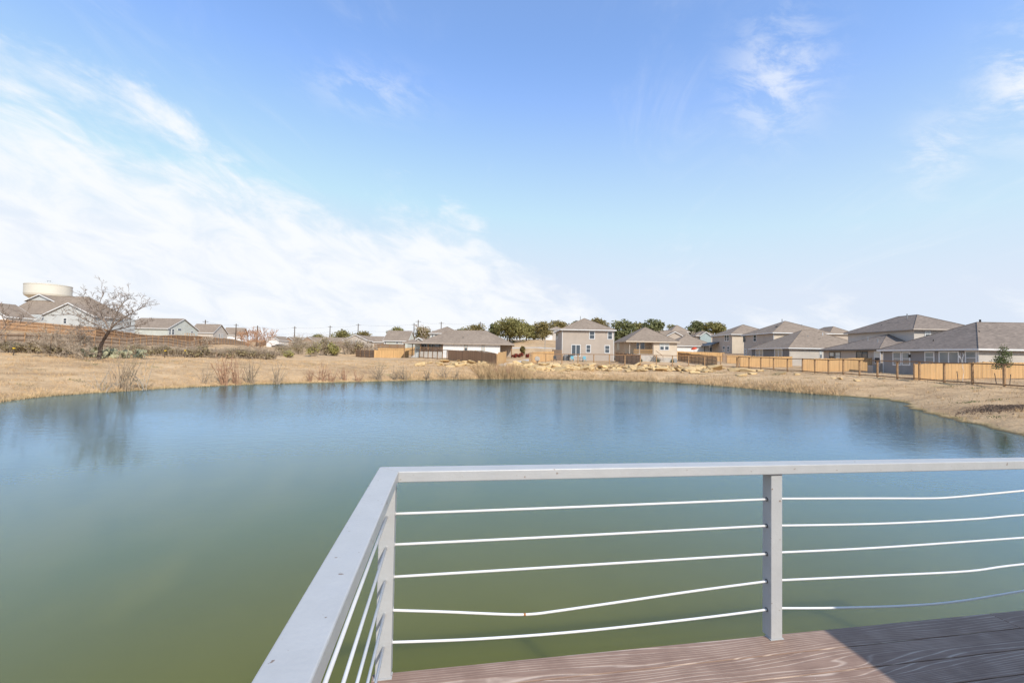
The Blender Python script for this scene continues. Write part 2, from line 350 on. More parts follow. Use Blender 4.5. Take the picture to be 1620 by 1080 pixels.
# composite deck boards with embossed wood grain
m = bpy.data.materials.new('deck_board'); m.use_nodes = True; t = NT(m.node_tree); p = t.n['Principled BSDF']; M['deck_board'] = m
tcn = t.add('ShaderNodeTexCoord'); oi = t.add('ShaderNodeObjectInfo')
off = t.add('ShaderNodeCombineXYZ'); t.put(off.inputs[0], t.m('MULTIPLY', oi.outputs['Random'], 37.0)); t.put(off.inputs[1], t.m('MULTIPLY', oi.outputs['Random'], 11.0))
va = t.add('ShaderNodeVectorMath', operation='ADD'); t.l.new(tcn.outputs['Object'], va.inputs[0]); t.l.new(off.outputs[0], va.inputs[1])
v = va.outputs[0]
warp = t.noise(t.mapping(v, scale=(0.6, 5.5, 1.0)), 1.0, 2, 0.3)
sy = t.add('ShaderNodeSeparateXYZ'); t.l.new(v, sy.inputs[0])
ph = t.m('ADD', t.m('MULTIPLY', warp, 13.0), t.m('MULTIPLY', sy.outputs[1], 44.0))
tri = t.m('ABSOLUTE', t.m('SUBTRACT', t.m('FRACT', ph), 0.5))
line = t.sstep(tri, 0.16, 0.0)
streak = t.noise(t.mapping(v, scale=(3.0, 110.0, 1.0)), 1.0, 4, 0.6)
blot = t.noise(v, 4.0, 4, 0.6)
col = t.ramp(t.m('ADD', t.m('MULTIPLY', streak, 0.6), t.m('MULTIPLY', blot, 0.4)), [(0.32, c4((0.18, 0.112, 0.085))), (0.68, c4((0.345, 0.235, 0.18)))])
col = t.mix(t.m('MULTIPLY', line, t.sstep(blot, 0.35, 0.6, 0.25, 0.85)), col, (0.55, 0.43, 0.35, 1))
dust = t.sstep(t.noise(v, 90.0, 2, 0.5), 0.72, 0.76, 0.0, 0.5); col = t.mix(dust, col, (0.6, 0.56, 0.5, 1))
t.l.new(col, p.inputs['Base Color']); p.inputs['Roughness'].default_value = 0.5; p.inputs['Specular IOR Level'].default_value = 0.16
b = t.add('ShaderNodeBump'); b.inputs['Strength'].default_value = 0.55; b.inputs['Distance'].default_value = 0.002
t.l.new(t.m('SUBTRACT', t.m('MULTIPLY', streak, 0.6), line), b.inputs['Height']); t.l.new(b.outputs[0], p.inputs['Normal'])
mat('deck_edge', (0.44, 0.36, 0.30), 0.7, 0.1, 8); mat('deck_frame', (0.16, 0.11, 0.07), 0.9, 0.3, 3)

# ------------------------------------------------------------------ terrain and pond
SHORE_PX = [(-330,700),(-160,660),(0,636),(60,628),(120,623.5),(180,620),(260,614.5),(330,611),(400,608),(480,606),(560,604),(640,602),(700,600.5),
            (760,599.5),(840,599),(950,601),(1040,604),(1100,607.5),(1160,612),(1200,616),(1260,621),(1330,626),(1400,631.5),(1432,637),(1442,646),(1455,651),
            (1485,658),(1549,673),(1575,680),(1620,690),(1750,722),(2000,800)]
shore = [on_z(x, y, 0.0) for x, y in SHORE_PX]
poly = [(q.x, q.y) for q in shore]
poly += [(17.5, 0.0), (14.0, -7.0), (4.0, -11.0), (-10.0, -10.0), (-22.0, -4.0)]
PA = np.array(poly); PB = np.roll(PA, -1, axis=0)
def shore_dist(x, y):                      # > 0 on land
    x = np.asarray(x, float); y = np.asarray(y, float); sh = x.shape; x = x.ravel(); y = y.ravel()
    dmin = np.full(x.shape, 1e9); inside = np.zeros(x.shape, bool)
    for (ax, ay), (bx, by) in zip(PA, PB):
        ex, ey = bx - ax, by - ay
        tt = np.clip(((x - ax) * ex + (y - ay) * ey) / (ex*ex + ey*ey), 0, 1)
        dmin = np.minimum(dmin, np.hypot(x - ax - tt * ex, y - ay - tt * ey))
        c = ((ay > y) != (by > y)) & (x < (bx - ax) * (y - ay) / ((by - ay) if by != ay else 1e-9) + ax)
        inside ^= c
    return np.where(inside, -dmin, dmin).reshape(sh)
CP = np.array([
 (39.6,36,1.36),(39.6,45,1.36),(39.6,62,1.4),(37,76,1.55),(48,50,1.55),(60,60,1.75),(50,85,2.0),(55,110,2.5),(39.6,20,1.3),(30,8,1.3),(60,20,1.7),(40,-20,1.6),(80,60,2.2),(90,100,3.0),
 (0,72,1.7),(10,75,1.55),(25,76,1.6),(14,90,2.15),(27,90,2.15),(-2,64,1.85),(-6,70,1.85),(-9,98,2.25),(-20,100,2.1),(-30,104,1.75),(-23,106,1.75),(-38,112,1.8),(30,62,1.2),(32,45,1.25),
 (5,112,3.4),(5,125,5.0),(8,160,8.4),(10,200,10),(45,125,3.2),(50,160,6),(100,160,6),
 (-50,170,5.4),(-75,175,5.0),(-60,140,4.1),(-40,135,4.2),(-30,70,1.7),(-45,90,2.6),(-20,62,1.35),
 (-42,48,2.0),(-47,44,2.2),(-61,57,2.85),(-68.6,81,2.9),(-78,110,3.0),(-95.7,168,2.9),(-91,82,5.9),(-80.7,88,5.1),(-84,114,4.5),(-99.6,170,4.3),
 (-110,100,7.2),(-105,135,6.4),(-110,165,6.4),(-122,200,6.6),(-306,300,11),(-36,36,1.25),(-38,24,1.2),(-60,20,2.6),
 (-300,600,12),(0,600,16),(400,600,12),(400,100,6),(-300,50,10),(400,-100,4),(-300,-120,5),(0,-120,2.5),(-700,900,20),(700,900,20),(0,900,22)], float)
def _fit():
    d = np.hypot(CP[:,None,0] - CP[None,:,0], CP[:,None,1] - CP[None,:,1]); n = len(CP)
    A = np.zeros((n+3, n+3)); A[:n,:n] = -d; A[:n,:n] += np.eye(n) * -0.4; A[:n,n] = 1; A[:n,n+1:] = CP[:,:2]; A[n,:n] = 1; A[n+1:,:n] = CP[:,:2].T
    return np.linalg.solve(A, np.concatenate([CP[:,2], np.zeros(3)]))
WT = _fit()
def land(x, y):
    d = np.hypot(x[...,None] - CP[:,0], y[...,None] - CP[:,1]); n = len(CP)
    return -(d @ WT[:n]) + WT[n] + WT[n+1]*x + WT[n+2]*y
def height(x, y):
    x = np.asarray(x, float); y = np.asarray(y, float)
    d = shore_dist(x, y); L = np.maximum(land(x, y), 0.6)
    d = d + 0.16*np.sin(x*1.9 + 1.1*np.sin(y*1.3)) + 0.12*np.sin(y*2.7 + x*0.8) + 0.08*np.sin(x*4.6 - y*3.1)
    rip = 0.05*np.sin(x*0.9+1.3*np.sin(y*0.7)) * np.sin(y*1.1+0.8*np.sin(x*0.5)) + 0.03*np.sin(x*2.3+y*1.7)
    s = 1 - np.exp(-np.maximum(d, 0) / 4.6)
    out = np.minimum(d, 0.4) * 0.10 + L * s + rip * np.clip(d / 3, 0, 1)
    ins = -np.minimum(1.6, -d * 0.35) - 0.02
    return np.where(d > 0, out, ins)
def gz(x, y): return float(height(np.array([x]), np.array([y]))[0])
def ground(px, py, lo=15.0, hi=260.0):      # first point of the terrain along a sight line
    d = ray(px, py); d = d / d.y; ys = np.arange(lo, hi, 0.4)
    zz = height(d.x * ys, ys); rz = EYE.z + d.z * ys; k = np.nonzero(rz <= zz)[0]
    Y = ys[k[0]] if len(k) else hi
    return Vector((d.x * Y, Y, gz(d.x * Y, Y)))

def axis(lo, flo, fhi, hi, step, grow=1.09):
    a = list(np.arange(flo, fhi + step/2, step)); s_ = step; v_ = fhi
    while v_ < hi: s_ *= grow; v_ += s_; a.append(v_)
    s_ = step; v_ = flo; pre = []
    while v_ > lo: s_ *= grow; v_ -= s_; pre.append(v_)
    return np.array(pre[::-1] + a)
xs = axis(-900, -46, 46, 900, 0.5); ys = axis(-160, 4, 82, 1300, 0.5)
GX, GY = np.meshgrid(xs, ys); GZ = height(GX, GY)
nx, ny = len(xs), len(ys)
vv = np.stack([GX.ravel(), GY.ravel(), GZ.ravel()], 1)
idx = np.arange(nx*ny).reshape(ny, nx)
ff = np.stack([idx[:-1,:-1].ravel(), idx[:-1,1:].ravel(), idx[1:,1:].ravel(), idx[1:,:-1].ravel()], 1)
me = bpy.data.meshes.new('ground'); me.from_pydata(vv.tolist(), [], ff.tolist()); me.update()
tag(link('ground', me, 'dry_grass', smooth=True), kind='structure')
wm = MB(); wm.face([(q[0], q[1], 0.0) for q in [(-70,-40),(60,-40),(60,72),(-70,72)]])
tag(wm.build('pond_water', 'pond_water'), kind='structure')

# ------------------------------------------------------------------ dock: deck, railing, pavilion
P0 = on_z(607, 1066, 3.1 - 1.69)                         # foot of the corner post
uray = ray(4500, 680); U = (uray / Vector((uray.x, uray.y, 0)).length)      # along the front rail (the dock sags a little to the right)
vr = ray(708, 560); V = Vector((vr.x, vr.y, 0)).normalized()                # along the left rail, away from the camera
Zv = Vector((0, 0, 1))
NRM = U.cross(V).normalized()
def D(s, tt, h): return P0 + U*s + V*tt + Zv*h
def deck_hit(px, py):
    d = ray(px, py); k = (P0 - EYE).dot(NRM) / d.dot(NRM); q = EYE + d*k - P0
    A = np.array([[U.x, V.x],[U.y, V.y]]); st = np.linalg.solve(A, np.array([q.x, q.y])); return st[0], st[1]
def rail_hit(px, py, t0=0.0):                            # (s, h) in the upright plane of the front rail
    o = P0 + V*t0; n = U.cross(Zv).normalized(); d = ray(px, py); k = (o - EYE).dot(n) / d.dot(n); q = EYE + d*k - o
    s = (q.x*U.x + q.y*U.y); return s, q.z - U.z*s
RH = 1.07
POSTW = 0.080
s_mid = deck_hit(1217, 1001)[0]
s_end = rail_hit(1870, 800)[0]
deck_edge_t = deck_hit(900, 1063 - 0.0974*(900-617))[1]
g1 = deck_hit(1400, 1049.4 - 0.1093*300)[1]; g2 = deck_hit(1400, 1079.3 - 0.12*221.4)[1]
print('DECK', s_mid, s_end, deck_edge_t, g1, g2, 'rail h corner', rail_hit(613, 747)[1], rail_hit(1220, 735)[1], 'UV', U, V, P0)

dock = empty('deck', D(0, -2, 0), 'brown composite board deck over the pond in the foreground', 'deck')
dl = dock.location.copy()
def dchild(mb, name, mt, parent, bevel=0, smooth=False):
    o = mb.build(name, mt, None, smooth, bevel); 
    root = parent
    base = root.location if root.parent is None else root.parent.location
    o.data.transform(Matrix.Translation(-Vector(base))); o.parent = parent; return o
# deck boards: local frame per board so the grain follows the board
BW = abs(g2 - g1)
Un = U.normalized(); Vp = (V - Un*V.dot(Un)).normalized(); Nn = Un.cross(Vp); VK = V.dot(Vp)
bm_ = Matrix(((Un.x, Vp.x, Nn.x, 0), (Un.y, Vp.y, Nn.y, 0), (Un.z, Vp.z, Nn.z, 0), (0, 0, 0, 1)))
S_LEFT = -0.05
def board(s0, s1, t0, t1):
    L = s1 - s0; W = (t1 - t0) * VK
    me = bpy.data.meshes.new('board'); mb = MB().box(0, L, 0, W, -0.025, 0.0); me.from_pydata(mb.v, [], mb.f); me.update()
    o = link('board', me, 'deck_board', dock, bevel=0.003)
    o.matrix_local = Matrix.Translation(D(s0, t0, 0) - dl) @ bm_
    return o
cut_s = deck_hit(1572, 972)[0]
tt_ = deck_edge_t; k = 0; GAP = 0.006
first_w = abs(g1 - deck_edge_t)
while tt_ > -5.2:
    wdt = first_w if k == 0 else BW
    cut = cut_s if k == 0 else (4.9 if k % 3 == 1 else 5.6 - 0.4*(k % 4))
    board(S_LEFT, cut - 0.002, tt_ - wdt + GAP, tt_)
    board(cut + 0.002, 6.5, tt_ - wdt + GAP, tt_)
    tt_ -= wdt; k += 1
mb = MB(); mb.obox(P0, U, V, Zv, S_LEFT, 6.5, deck_edge_t - 0.05, deck_edge_t - 0.006, -0.24, -0.027); dchild(mb, 'rim_joist', 'deck_frame', dock)
mb = MB(); mb.obox(P0, U, V, Zv, S_LEFT + 0.006, S_LEFT + 0.05, -5.2, deck_edge_t - 0.052, -0.24, -0.027); dchild(mb, 'rim_joist', 'deck_frame', dock)
for kk in range(1, 11):
    mb = MB(); mb.obox(P0, U, V, Zv, 0.6*kk, 0.6*kk + 0.045, -5.2, deck_edge_t - 0.052, -0.22, -0.027); dchild(mb, 'joist', 'deck_frame', dock)
for (sa, tb) in ((0.2,-0.3),(3.2,-0.3),(6.2,-0.3),(0.2,-4.6),(3.2,-4.6),(6.2,-4.6)):
    mb = MB(); q = D(sa, tb, -0.242); mb.tube([q, q - Zv*2.9], 0.10, 12); dchild(mb, 'pile', 'deck_frame', dock)

railing = empty('deck_railing', D(0, 0, 0), 'white painted steel deck railing with five horizontal rods per bay', 'railing')
rl = railing.location.copy()
RW, RT = 0.110, 0.058                                   # top rail width and depth
hp = RH - RT
def post(s, t_):
    mb = MB(); h = POSTW/2; mb.obox(P0, U, V, Zv, s-h, s+h, t_-h, t_+h, 0.004, hp - 0.001)
    o = dchild(mb, 'post', 'rail_paint', railing, 0.004)
    mb = MB(); mb.obox(P0, U, V, Zv, s-h-0.006, s+h+0.006, t_-h-0.006, min(t_+h+0.006, deck_edge_t - 0.002), 0.0005, 0.0055); 
    pl_ = dchild(mb, 'base_plate', 'rail_paint', railing); return o
def post_shape(s, t_): return post(s, t_)
post(0.0, 0.0); post(s_mid, 0.0); post(s_end, 0.0); post(0.0, -2.45); 
# top rails: mitred at the corner
to = RW*0.5
def prism(pts, z0, z1):
    mb = MB(); n = len(pts); a = [D(s, t_, z0) for s, t_ in pts]; b_ = [D(s, t_, z1) for s, t_ in pts]; mb.v = [tuple(q) for q in a + b_]
    mb.f = [tuple(reversed(range(n))), tuple(range(n, 2*n))] + [(i, (i+1) % n, n + (i+1) % n, n + i) for i in range(n)]; return mb
dchild(prism([(-to, to), (to, -to), (s_end+0.6, -to), (s_end+0.6, to)], hp, RH), 'top_rail', 'rail_paint', railing, 0.005)
dchild(prism([(-to, to-0.001), (-to, -3.2), (to, -3.2), (to, -to-0.001)], hp, RH), 'top_rail', 'rail_paint', railing, 0.005)
# horizontal rods, bent as in the photograph
FR = [[(624,812.5),(900,802),(1205,789.5)], [(624,861),(900,847.5),(1205,831.5)], [(622,912),(900,895),(1205,876)],
      [(621,963.5),(700,967),(770,970),(815,971.5),(845,970.5),(880,966),(991,950),(1100,934),(1205,919)], [(618,1014.8),(756,1010),(917,998),(1100,978),(1205,964)]]
FR2 = [[(1237,788),(1380,788),(1467,788),(1504,786.5),(1560,781.5),(1620,775.8),(1720,767),(1868,757)], [(1237,830.5),(1392,828),(1542,820.6),(1620,814),(1868,796)],
       [(1237,873),(1392,865.7),(1620,850),(1868,833)], [(1237,916.7),(1392,910),(1531,903),(1620,891.7),(1868,868)], [(1237,960),(1319,961),(1435,957.5),(1515,950.8),(1620,934),(1740,915),(1868,903)]]
def spline(pts, n=6):
    out = []; P = [pts[0]] + pts + [pts[-1]]
    for i in range(1, len(P) - 2):
        for j in range(n):
            u_ = j / n; a, b_, c, d = (Vector(P[i-1]), Vector(P[i]), Vector(P[i+1]), Vector(P[i+2]))
            out.append(0.5*((2*b_) + (c-a)*u_ + (2*a-5*b_+4*c-d)*u_**2 + (3*b_-a-3*c+d)*u_**3))
    out.append(Vector(pts[-1])); return out
RODR = 0.0068
rod_h = []
for bay, (LL, sa, sb) in enumerate(((FR, 0.0, s_mid), (FR2, s_mid, s_end))):
    for row, pl2 in enumerate(LL):
        sh = [rail_hit(*q) for q in pl2]
        if bay == 0: rod_h.append(sh[0][1])
        sh[0] = (sa, sh[0][1]); sh[-1] = (sb, sh[-1][1])
        pts = [D(q[0], 0.0, q[1]) for q in sh]
        mb = MB(); mb.tube(spline(pts), RODR, 10); o = dchild(mb, 'rod', 'cable_white', railing, 0, True)
        if bay == 0 and row == 3:
            q = D(*(lambda a: (a[0], 0.0, a[1]))(rail_hit(830, 971.3))); mb = MB(); mb.tube([q - U*0.006, q + U*0.006], RODR*1.12, 10); o2 = mb.build('rust_spot', 'rust', None, True)
            o2.data.transform(Matrix.Translation(-rl)); o2.parent = o
        if bay == 0 or bay == 1:      # dark drilled sockets where the rods enter the posts
            for (ss, dirn) in ((sa, 1), (sb, -1)):
                hh = sh[0][1] if dirn == 1 else sh[-1][1]
                q = D(ss + dirn*(POSTW/2), 0, hh); mb = MB(); mb.tube([q - U*dirn*0.002, q + U*dirn*0.0025], RODR*1.9, 12); dchild(mb, 'grommet', 'rail_paint' if ss == 0 else 'dark_frame', railing)
for hh in rod_h:
    q0 = D(0.0, -POSTW/2 + 0.005, hh); q1 = D(0.0, -2.45, hh - 0.004)
    mb = MB(); mb.tube([q0, q0.lerp(q1, 0.35) + Zv*0.003, q0.lerp(q1, 0.7) - Zv*0.004, q1], RODR, 10); dchild(mb, 'rod', 'cable_white', railing, 0, True)
    mb = MB(); mb.tube([q0, q0 - V*0.007], RODR*1.6, 12); dchild(mb, 'grommet', 'rail_paint', railing)

# shade pavilion behind the camera on the right: its roof throws the shadow on the deck
PH = 2.7
s_c, t_c = deck_hit(1303, 998)
cs = D(s_c, t_c, 0) + SUN * ((PH + 0.16) / SUN.z)
hit = rail_hit(1450, 938); fr = D(s_c, 0, hit[1]) + SUN * ((PH + 0.16 - hit[1]) / SUN.z)
A2 = np.array([[U.x, V.x],[U.y, V.y]])
sL = np.linalg.solve(A2, np.array([(cs-P0).x, (cs-P0).y]))[0]; tF = np.linalg.solve(A2, np.array([(fr-P0).x, (fr-P0).y]))[1]
print('PAV', sL, tF)
pav = empty('pavilion', D(sL + 2, tF - 2, 0), 'flat roofed shade pavilion standing on the deck', 'pavilion')
mb = MB(); mb.obox(P0, U, V, Zv, sL, sL + 7.6, tF - 7.5, tF, PH, PH + 0.16); dchild(mb, 'roof', 'deck_frame', pav)
for (a, b_) in ((0.15, -0.15), (2.3, -0.15), (0.15, -2.4), (2.3, -2.4)):
    mb = MB(); mb.obox(P0, U, V, Zv, sL+a-0.07, sL+a+0.07, tF+b_-0.07, tF+b_+0.07, 0.001, PH - 0.001); dchild(mb, 'post', 'deck_frame', pav)

# ------------------------------------------------------------------ houses
class House:
    def __init__(s, name, label, x, y, z, yaw=0.0, cat='house', group=None):
        s.r = empty(name, (x, y, z), label, cat, group, yaw); s.o = Vector((x, y, z)); s.mi = Matrix.Rotation(-yaw, 3, 'Z'); s.e = s.mi @ (EYE - s.o)
    def lray(s, px, py): return s.mi @ ray(px, py)
    def onY(s, px, py, y): d = s.lray(px, py); return s.e + d * ((y - s.e.y) / d.y)
    def onX(s, px, py, x): d = s.lray(px, py); return s.e + d * ((x - s.e.x) / d.x)
    def wall(s, x0, x1, y0, y1, z1, mt, z0=-1.2, trim=None):
        o = MB().box(x0, x1, y0, y1, z0, z1).build('wall', mt, s.r)
        if trim:
            for (a, b_) in ((x0, y0), (x1, y0), (x0, y1)):
                t_ = 0.07; MB().box(a - 0.02 if a == x0 else a - t_, a + t_ if a == x0 else a + 0.02, b_ - 0.02 if b_ == y0 else b_ - t_, b_ + t_ if b_ == y0 else b_ + 0.02, z0, z1 - 0.01).build('corner_trim', trim, s.r)
        return o
    def _roof(s, mb, mt, eave_pts, ze, trim, th=0.16):
        o = mb.build('roof', mt, s.r)
        return o
    def hip(s, x0, x1, y0, y1, ze, rise, oh=0.4, mt='shingle_brown', trim='white_trim', ridge=None, th=0.17):
        x0 -= oh; x1 += oh; y0 -= oh; y1 += oh; W = x1 - x0; Dp = y1 - y0
        if W <= Dp: k = W/2; a, b_ = (x0 + k, y0 + k), (x0 + k, y1 - k)
        else: k = Dp/2; a, b_ = (x0 + k, y0 + k), (x1 - k, y0 + k)
        if ridge: a, b_ = ridge
        zr = ze + rise; A = (*a, zr); B = (*b_, zr + 0.001); c = [(x0,y0,ze),(x1,y0,ze),(x1,y1,ze),(x0,y1,ze)]
        mb = MB()
        if W <= Dp: mb.face([c[0],c[1],A]); mb.face([c[1],c[2],B,A]); mb.face([c[2],c[3],B]); mb.face([c[3],c[0],A,B])
        else: mb.face([c[0],c[1],B,A]); mb.face([c[1],c[2],B]); mb.face([c[2],c[3],A,B]); mb.face([c[3],c[0],A])
        mb.face([(x0,y0,ze-0.02),(x0,y1,ze-0.02),(x1,y1,ze-0.02),(x1,y0,ze-0.02)])
        o = mb.build('roof', mt, s.r)
        f_ = MB(); e = 0.03
        f_.box(x0-e, x1+e, y0-e, y0, ze-th, ze+0.015); f_.box(x0-e, x1+e, y1, y1+e, ze-th, ze+0.015); f_.box(x0-e, x0, y0+0.002, y1-0.002, ze-th, ze+0.015); f_.box(x1, x1+e, y0+0.002, y1-0.002, ze-th, ze+0.015)
        f_.build('fascia', trim, o)
        rc = MB()                                  # ridge and hip caps
        ends = (A, A, B, B) if W > Dp else (A, A, B, B)
        prs = [(c[0], A), (c[1], B if W > Dp else A), (c[2], B), (c[3], A if W > Dp else B), (A, B)]
        for p_, q_ in prs: rc.tube([Vector(p_) + Vector((0,0,0.02)), Vector(q_) + Vector((0,0,0.02))], 0.05, 4)
        rc.build('ridge_cap', mt, o)
        return o
    def gable(s, x0, x1, y0, y1, ze, rise, ax='x', oh=0.35, ogl=0.3, mt='shingle_brown', wmt='siding_tan', trim='white_trim', th=0.14):
        # ridge along ax; gable walls fill the ends
        zr = ze + rise
        if ax == 'x': T = lambda a, b_, c: (a, b_, c); a0, a1, b0, b1 = x0, x1, y0, y1
        else: T = lambda a, b_, c: (b_, a, c); a0, a1, b0, b1 = y0, y1, x0, x1
        mid = (b0 + b1)/2; sl = rise/((b1-b0)/2); zo = ze - oh*sl
        MB().face([T(a0,b0,ze),T(a0,b1,ze),T(a0,mid,zr)]).build('gable', wmt, s.r); MB().face([T(a1,b0,ze),T(a1,mid,zr),T(a1,b1,ze)]).build('gable', wmt, s.r)
        mb = MB(); e = 0.02
        for (bb, bo) in ((b0, -1), (b1, 1)):
            be = bb + bo*oh
            top = [T(a0-ogl, be, zo+e), T(a1+ogl, be, zo+e), T(a1+ogl, mid, zr+e), T(a0-ogl, mid, zr+e)]
            bot = [(v_[0], v_[1], v_[2]-th) for v_ in top]
            i = len(mb.v); mb.v += top + bot; mb.f += [(i,i+1,i+2,i+3),(i+7,i+6,i+5,i+4),(i,i+4,i+5,i+1),(i+1,i+5,i+6,i+2),(i+3,i+7,i+4,i)]
        o = mb.build('roof', mt, s.r)
        f_ = MB()
        for aa, ao in ((a0-ogl, -1), (a1+ogl, 1)):
            for (bb, bo) in ((b0, -1), (b1, 1)):
                be = bb + bo*(oh+0.01); q = [T(aa, be, zo+e+0.02), T(aa+ao*0.03, be, zo+e+0.02), T(aa+ao*0.03, mid, zr+e+0.02), T(aa, mid, zr+e+0.02)]
                i = len(f_.v); f_.v += q + [(v_[0], v_[1], v_[2]-th-0.08) for v_ in q]
                f_.f += [(i,i+1,i+2,i+3),(i+7,i+6,i+5,i+4),(i,i+4,i+5,i+1),(i+1,i+5,i+6,i+2),(i+2,i+6,i+7,i+3),(i+3,i+7,i+4,i)]
        for (bb, bo) in ((b0, -1), (b1, 1)):
            be = bb + bo*oh; lo_, hi_ = sorted((be, be + bo*0.03)); q0 = T(a0-ogl, lo_, zo-th); q1 = T(a1+ogl, hi_, zo+e+0.015)
            f_.box(min(q0[0],q1[0]), max(q0[0],q1[0]), min(q0[1],q1[1]), max(q0[1],q1[1]), q0[2]-0.03, q1[2])
        f_.build('fascia', trim, o)
        return o
    # windows and doors, given as pixel rectangles on a wall plane
    def win(s, face, c, r, frame='white_trim', glass='glass', kind='window', fw=0.09, hung=True, div=1):
        px0, py0, px1, py1 = r
        on = s.onY if face in 'SN' else s.onX
        q0 = on(px0, (py0+py1)/2, c); q1 = on(px1, (py0+py1)/2, c); pm = (px0+px1)/2
        z1 = on(pm, py0, c).z; z0 = on(pm, py1, c).z
        if face in 'SN': a0, a1 = sorted((q0.x, q1.x)); T = lambda a, d, z: (a, c - d, z)
        elif face == 'W': a0, a1 = sorted((q0.y, q1.y)); T = lambda a, d, z: (c - d, a, z)
        else: a0, a1 = sorted((q0.y, q1.y)); T = lambda a, d, z: (c + d, a, z)
        return s.win_at(T, a0, a1, z0, z1, frame, glass, kind, fw, hung, div)
    def win_at(s, T, a0, a1, z0, z1, frame, glass, kind, fw=0.09, hung=True, div=1):
        def bx(mb, p, q):
            A, B = T(*p), T(*q); mb.box(*[f_(A[i], B[i]) for i in range(3) for f_ in (min, max)])
        fwv = min(fw, (a1-a0)*0.2, (z1-z0)*0.2)
        mb = MB(); d0, d1 = 0.0, 0.05
        bx(mb, (a0, d0, z0), (a0+fwv, d1, z1)); bx(mb, (a1-fwv, d0, z0), (a1, d1, z1)); bx(mb, (a0+fwv, d0, z1-fwv), (a1-fwv, d1, z1)); bx(mb, (a0+fwv, d0, z0), (a1-fwv, d1, z0+fwv))
        for i in range(1, div): x = a0 + (a1-a0)*i/div; bx(mb, (x-fwv/2, d0, z0+fwv), (x+fwv/2, d1-0.003, z1-fwv))
        if hung: zm = (z0+z1)/2; bx(mb, (a0+fwv, d0, zm-0.03), (a1-fwv, d1-0.012, zm+0.03))
        o = mb.build(kind, frame, s.r)
        step = (a1-a0)/div
        for i in range(div):
            x0_, x1_ = a0+step*i+fwv*0.5, a0+step*(i+1)-fwv*0.5
            if hung:
                zm = (z0+z1)/2
                for (za, zb, gm) in ((zm, z1-fwv*0.5, glass), (z0+fwv*0.5, zm-0.001, 'glass' if glass == 'blind' and random.random() < 0.5 else glass)):
                    mb = MB(); bx(mb, (x0_, 0.004, za), (x1_, 0.022, zb)); mb.build('pane', gm, o)
            else:
                mb = MB(); bx(mb, (x0_, 0.004, z0+fwv*0.5), (x1_, 0.022, z1-fwv*0.5)); mb.build('pane', glass, o)
        return o
    def pipe(s, x, y, z, h=0.6, r=0.06, mt='metal_grey'):
        mb = MB(); mb.tube([(x,y,z-0.3),(x,y,z+h)], r, 8); o = mb.build('vent_pipe', mt, s.r); return o
    def vent(s, x, y, z, dx=0.35, dy=0.35, dz=0.22):
        return MB().box(x-dx/2, x+dx/2, y-dy/2, y+dy/2, z-0.25, z+dz).build('roof_vent', 'dark_frame', s.r)

def house_at(name, label, px, Y, z, **k): return House(name, label, X_at(px, Y), Y, z, **k)

# --- tan two-storey house
Yh = 90.0; xl = X_at(889, Yh); xr = X_at(971, Yh); zb = 2.2
H = House('house', 'tan two-storey house with hip roof and sliding door facing the pond', xl, Yh, zb); Wd = xr - xl
ze = H.onY(930, 521.5, 0).z; H.wall(0, Wd, 0, 13, ze, 'siding_tan', trim='white_trim')
H.hip(0, Wd, 0, 13, ze, H.onY(920, 504, 6).z - ze, 0.4)
for r_ in ((931.9,522.9,941.2,536.7),(961,523.8,969.2,537.1),(926.7,545.1,934.8,558.1),(956.3,545.9,964.9,558.9)): H.win('S', 0, r_, fw=0.13)
H.win('S', 0, (903.7,544.8,918.5,563.5), hung=False, div=2, kind='sliding_door', fw=0.12)
H.win('W', 0, (880.3,526.5,882.6,536), fw=0.1)
for (a, b_, c) in ((3.4,4.6,2.0),(5.6,4.6,2.0),(3.0,3.4,1.4),(5.4,3.2,1.35)): H.vent(a, b_, ze + c, 0.45, 0.4, 0.15)
H.pipe(4.3, 4.9, ze + 2.4, 0.7, 0.07)
HT = H
# --- cream single-storey house with raised porch
xl = X_at(993, Yh); xr = X_at(1071, Yh); xm = X_at(1034, Yh)
H = House('house', 'cream single-storey house with covered raised porch and wooden steps', xl, Yh, zb); Wd = xr - xl; wm_ = xm - xl
ze = H.onY(1050, 540.5, 0).z; H.wall(wm_, Wd, 0, 12, ze, 'siding_cream', trim='siding_cream'); H.wall(0, wm_, 2.4, 12, ze - 0.002, 'siding_cream')
H.wall(wm_+0.002, Wd-0.002, -0.03, 0.5, 0.8, 'concrete'); H.wall(0, wm_ - 0.003, 0.05, 2.38, H.onY(1015, 560, 0).z, 'concrete')
H.hip(0, Wd, 0, 12, ze, H.onY(1015, 518, 6).z - ze, 0.45, trim='siding_cream')
H.win('S', 0, (1043.5,541.6,1051,554), fw=0.12, glass='blind'); H.win('S', 0, (1051.2,541.6,1058.6,554), fw=0.12, glass='blind')
H.win('S', 2.4, (1013,541.5,1020,553), hung=False, kind='door', div=1); H.win('S', 2.4, (1006.8,541.5,1011.5,553))
H.win('W', 0, (976,542.5,980,553.5), glass='blind')
zf = H.onY(1015, 560, 0).z
for px in (996, 1011.5, 1033): x = H.onY(px, 550, 0.15).x; MB().box(x-0.07, x+0.07, 0.08, 0.22, zf, ze-0.18).build('porch_post', 'siding_tan', H.r)
x0_ = H.onY(1003, 550, 0).x
mb = MB(); mb.box(x0_, wm_-0.08, 0.10, 0.16, zf+0.86, zf+0.93); mb.box(x0_, wm_-0.08, 0.10, 0.16, zf+0.1, zf+0.15)
x = x0_
while x < wm_ - 0.1: mb.box(x, x+0.04, 0.11, 0.15, zf+0.15, zf+0.86); x += 0.13
mb.build('porch_railing', 'cedar', H.r)
mb = MB()
for i in range(5): mb.box(wm_+0.05+0.28*i, wm_+0.35+0.28*i, -1.1, -0.08, zf-0.2*(i+1)-0.06, zf-0.2*(i+1))
mb.build('steps', 'rail_wood', H.r)
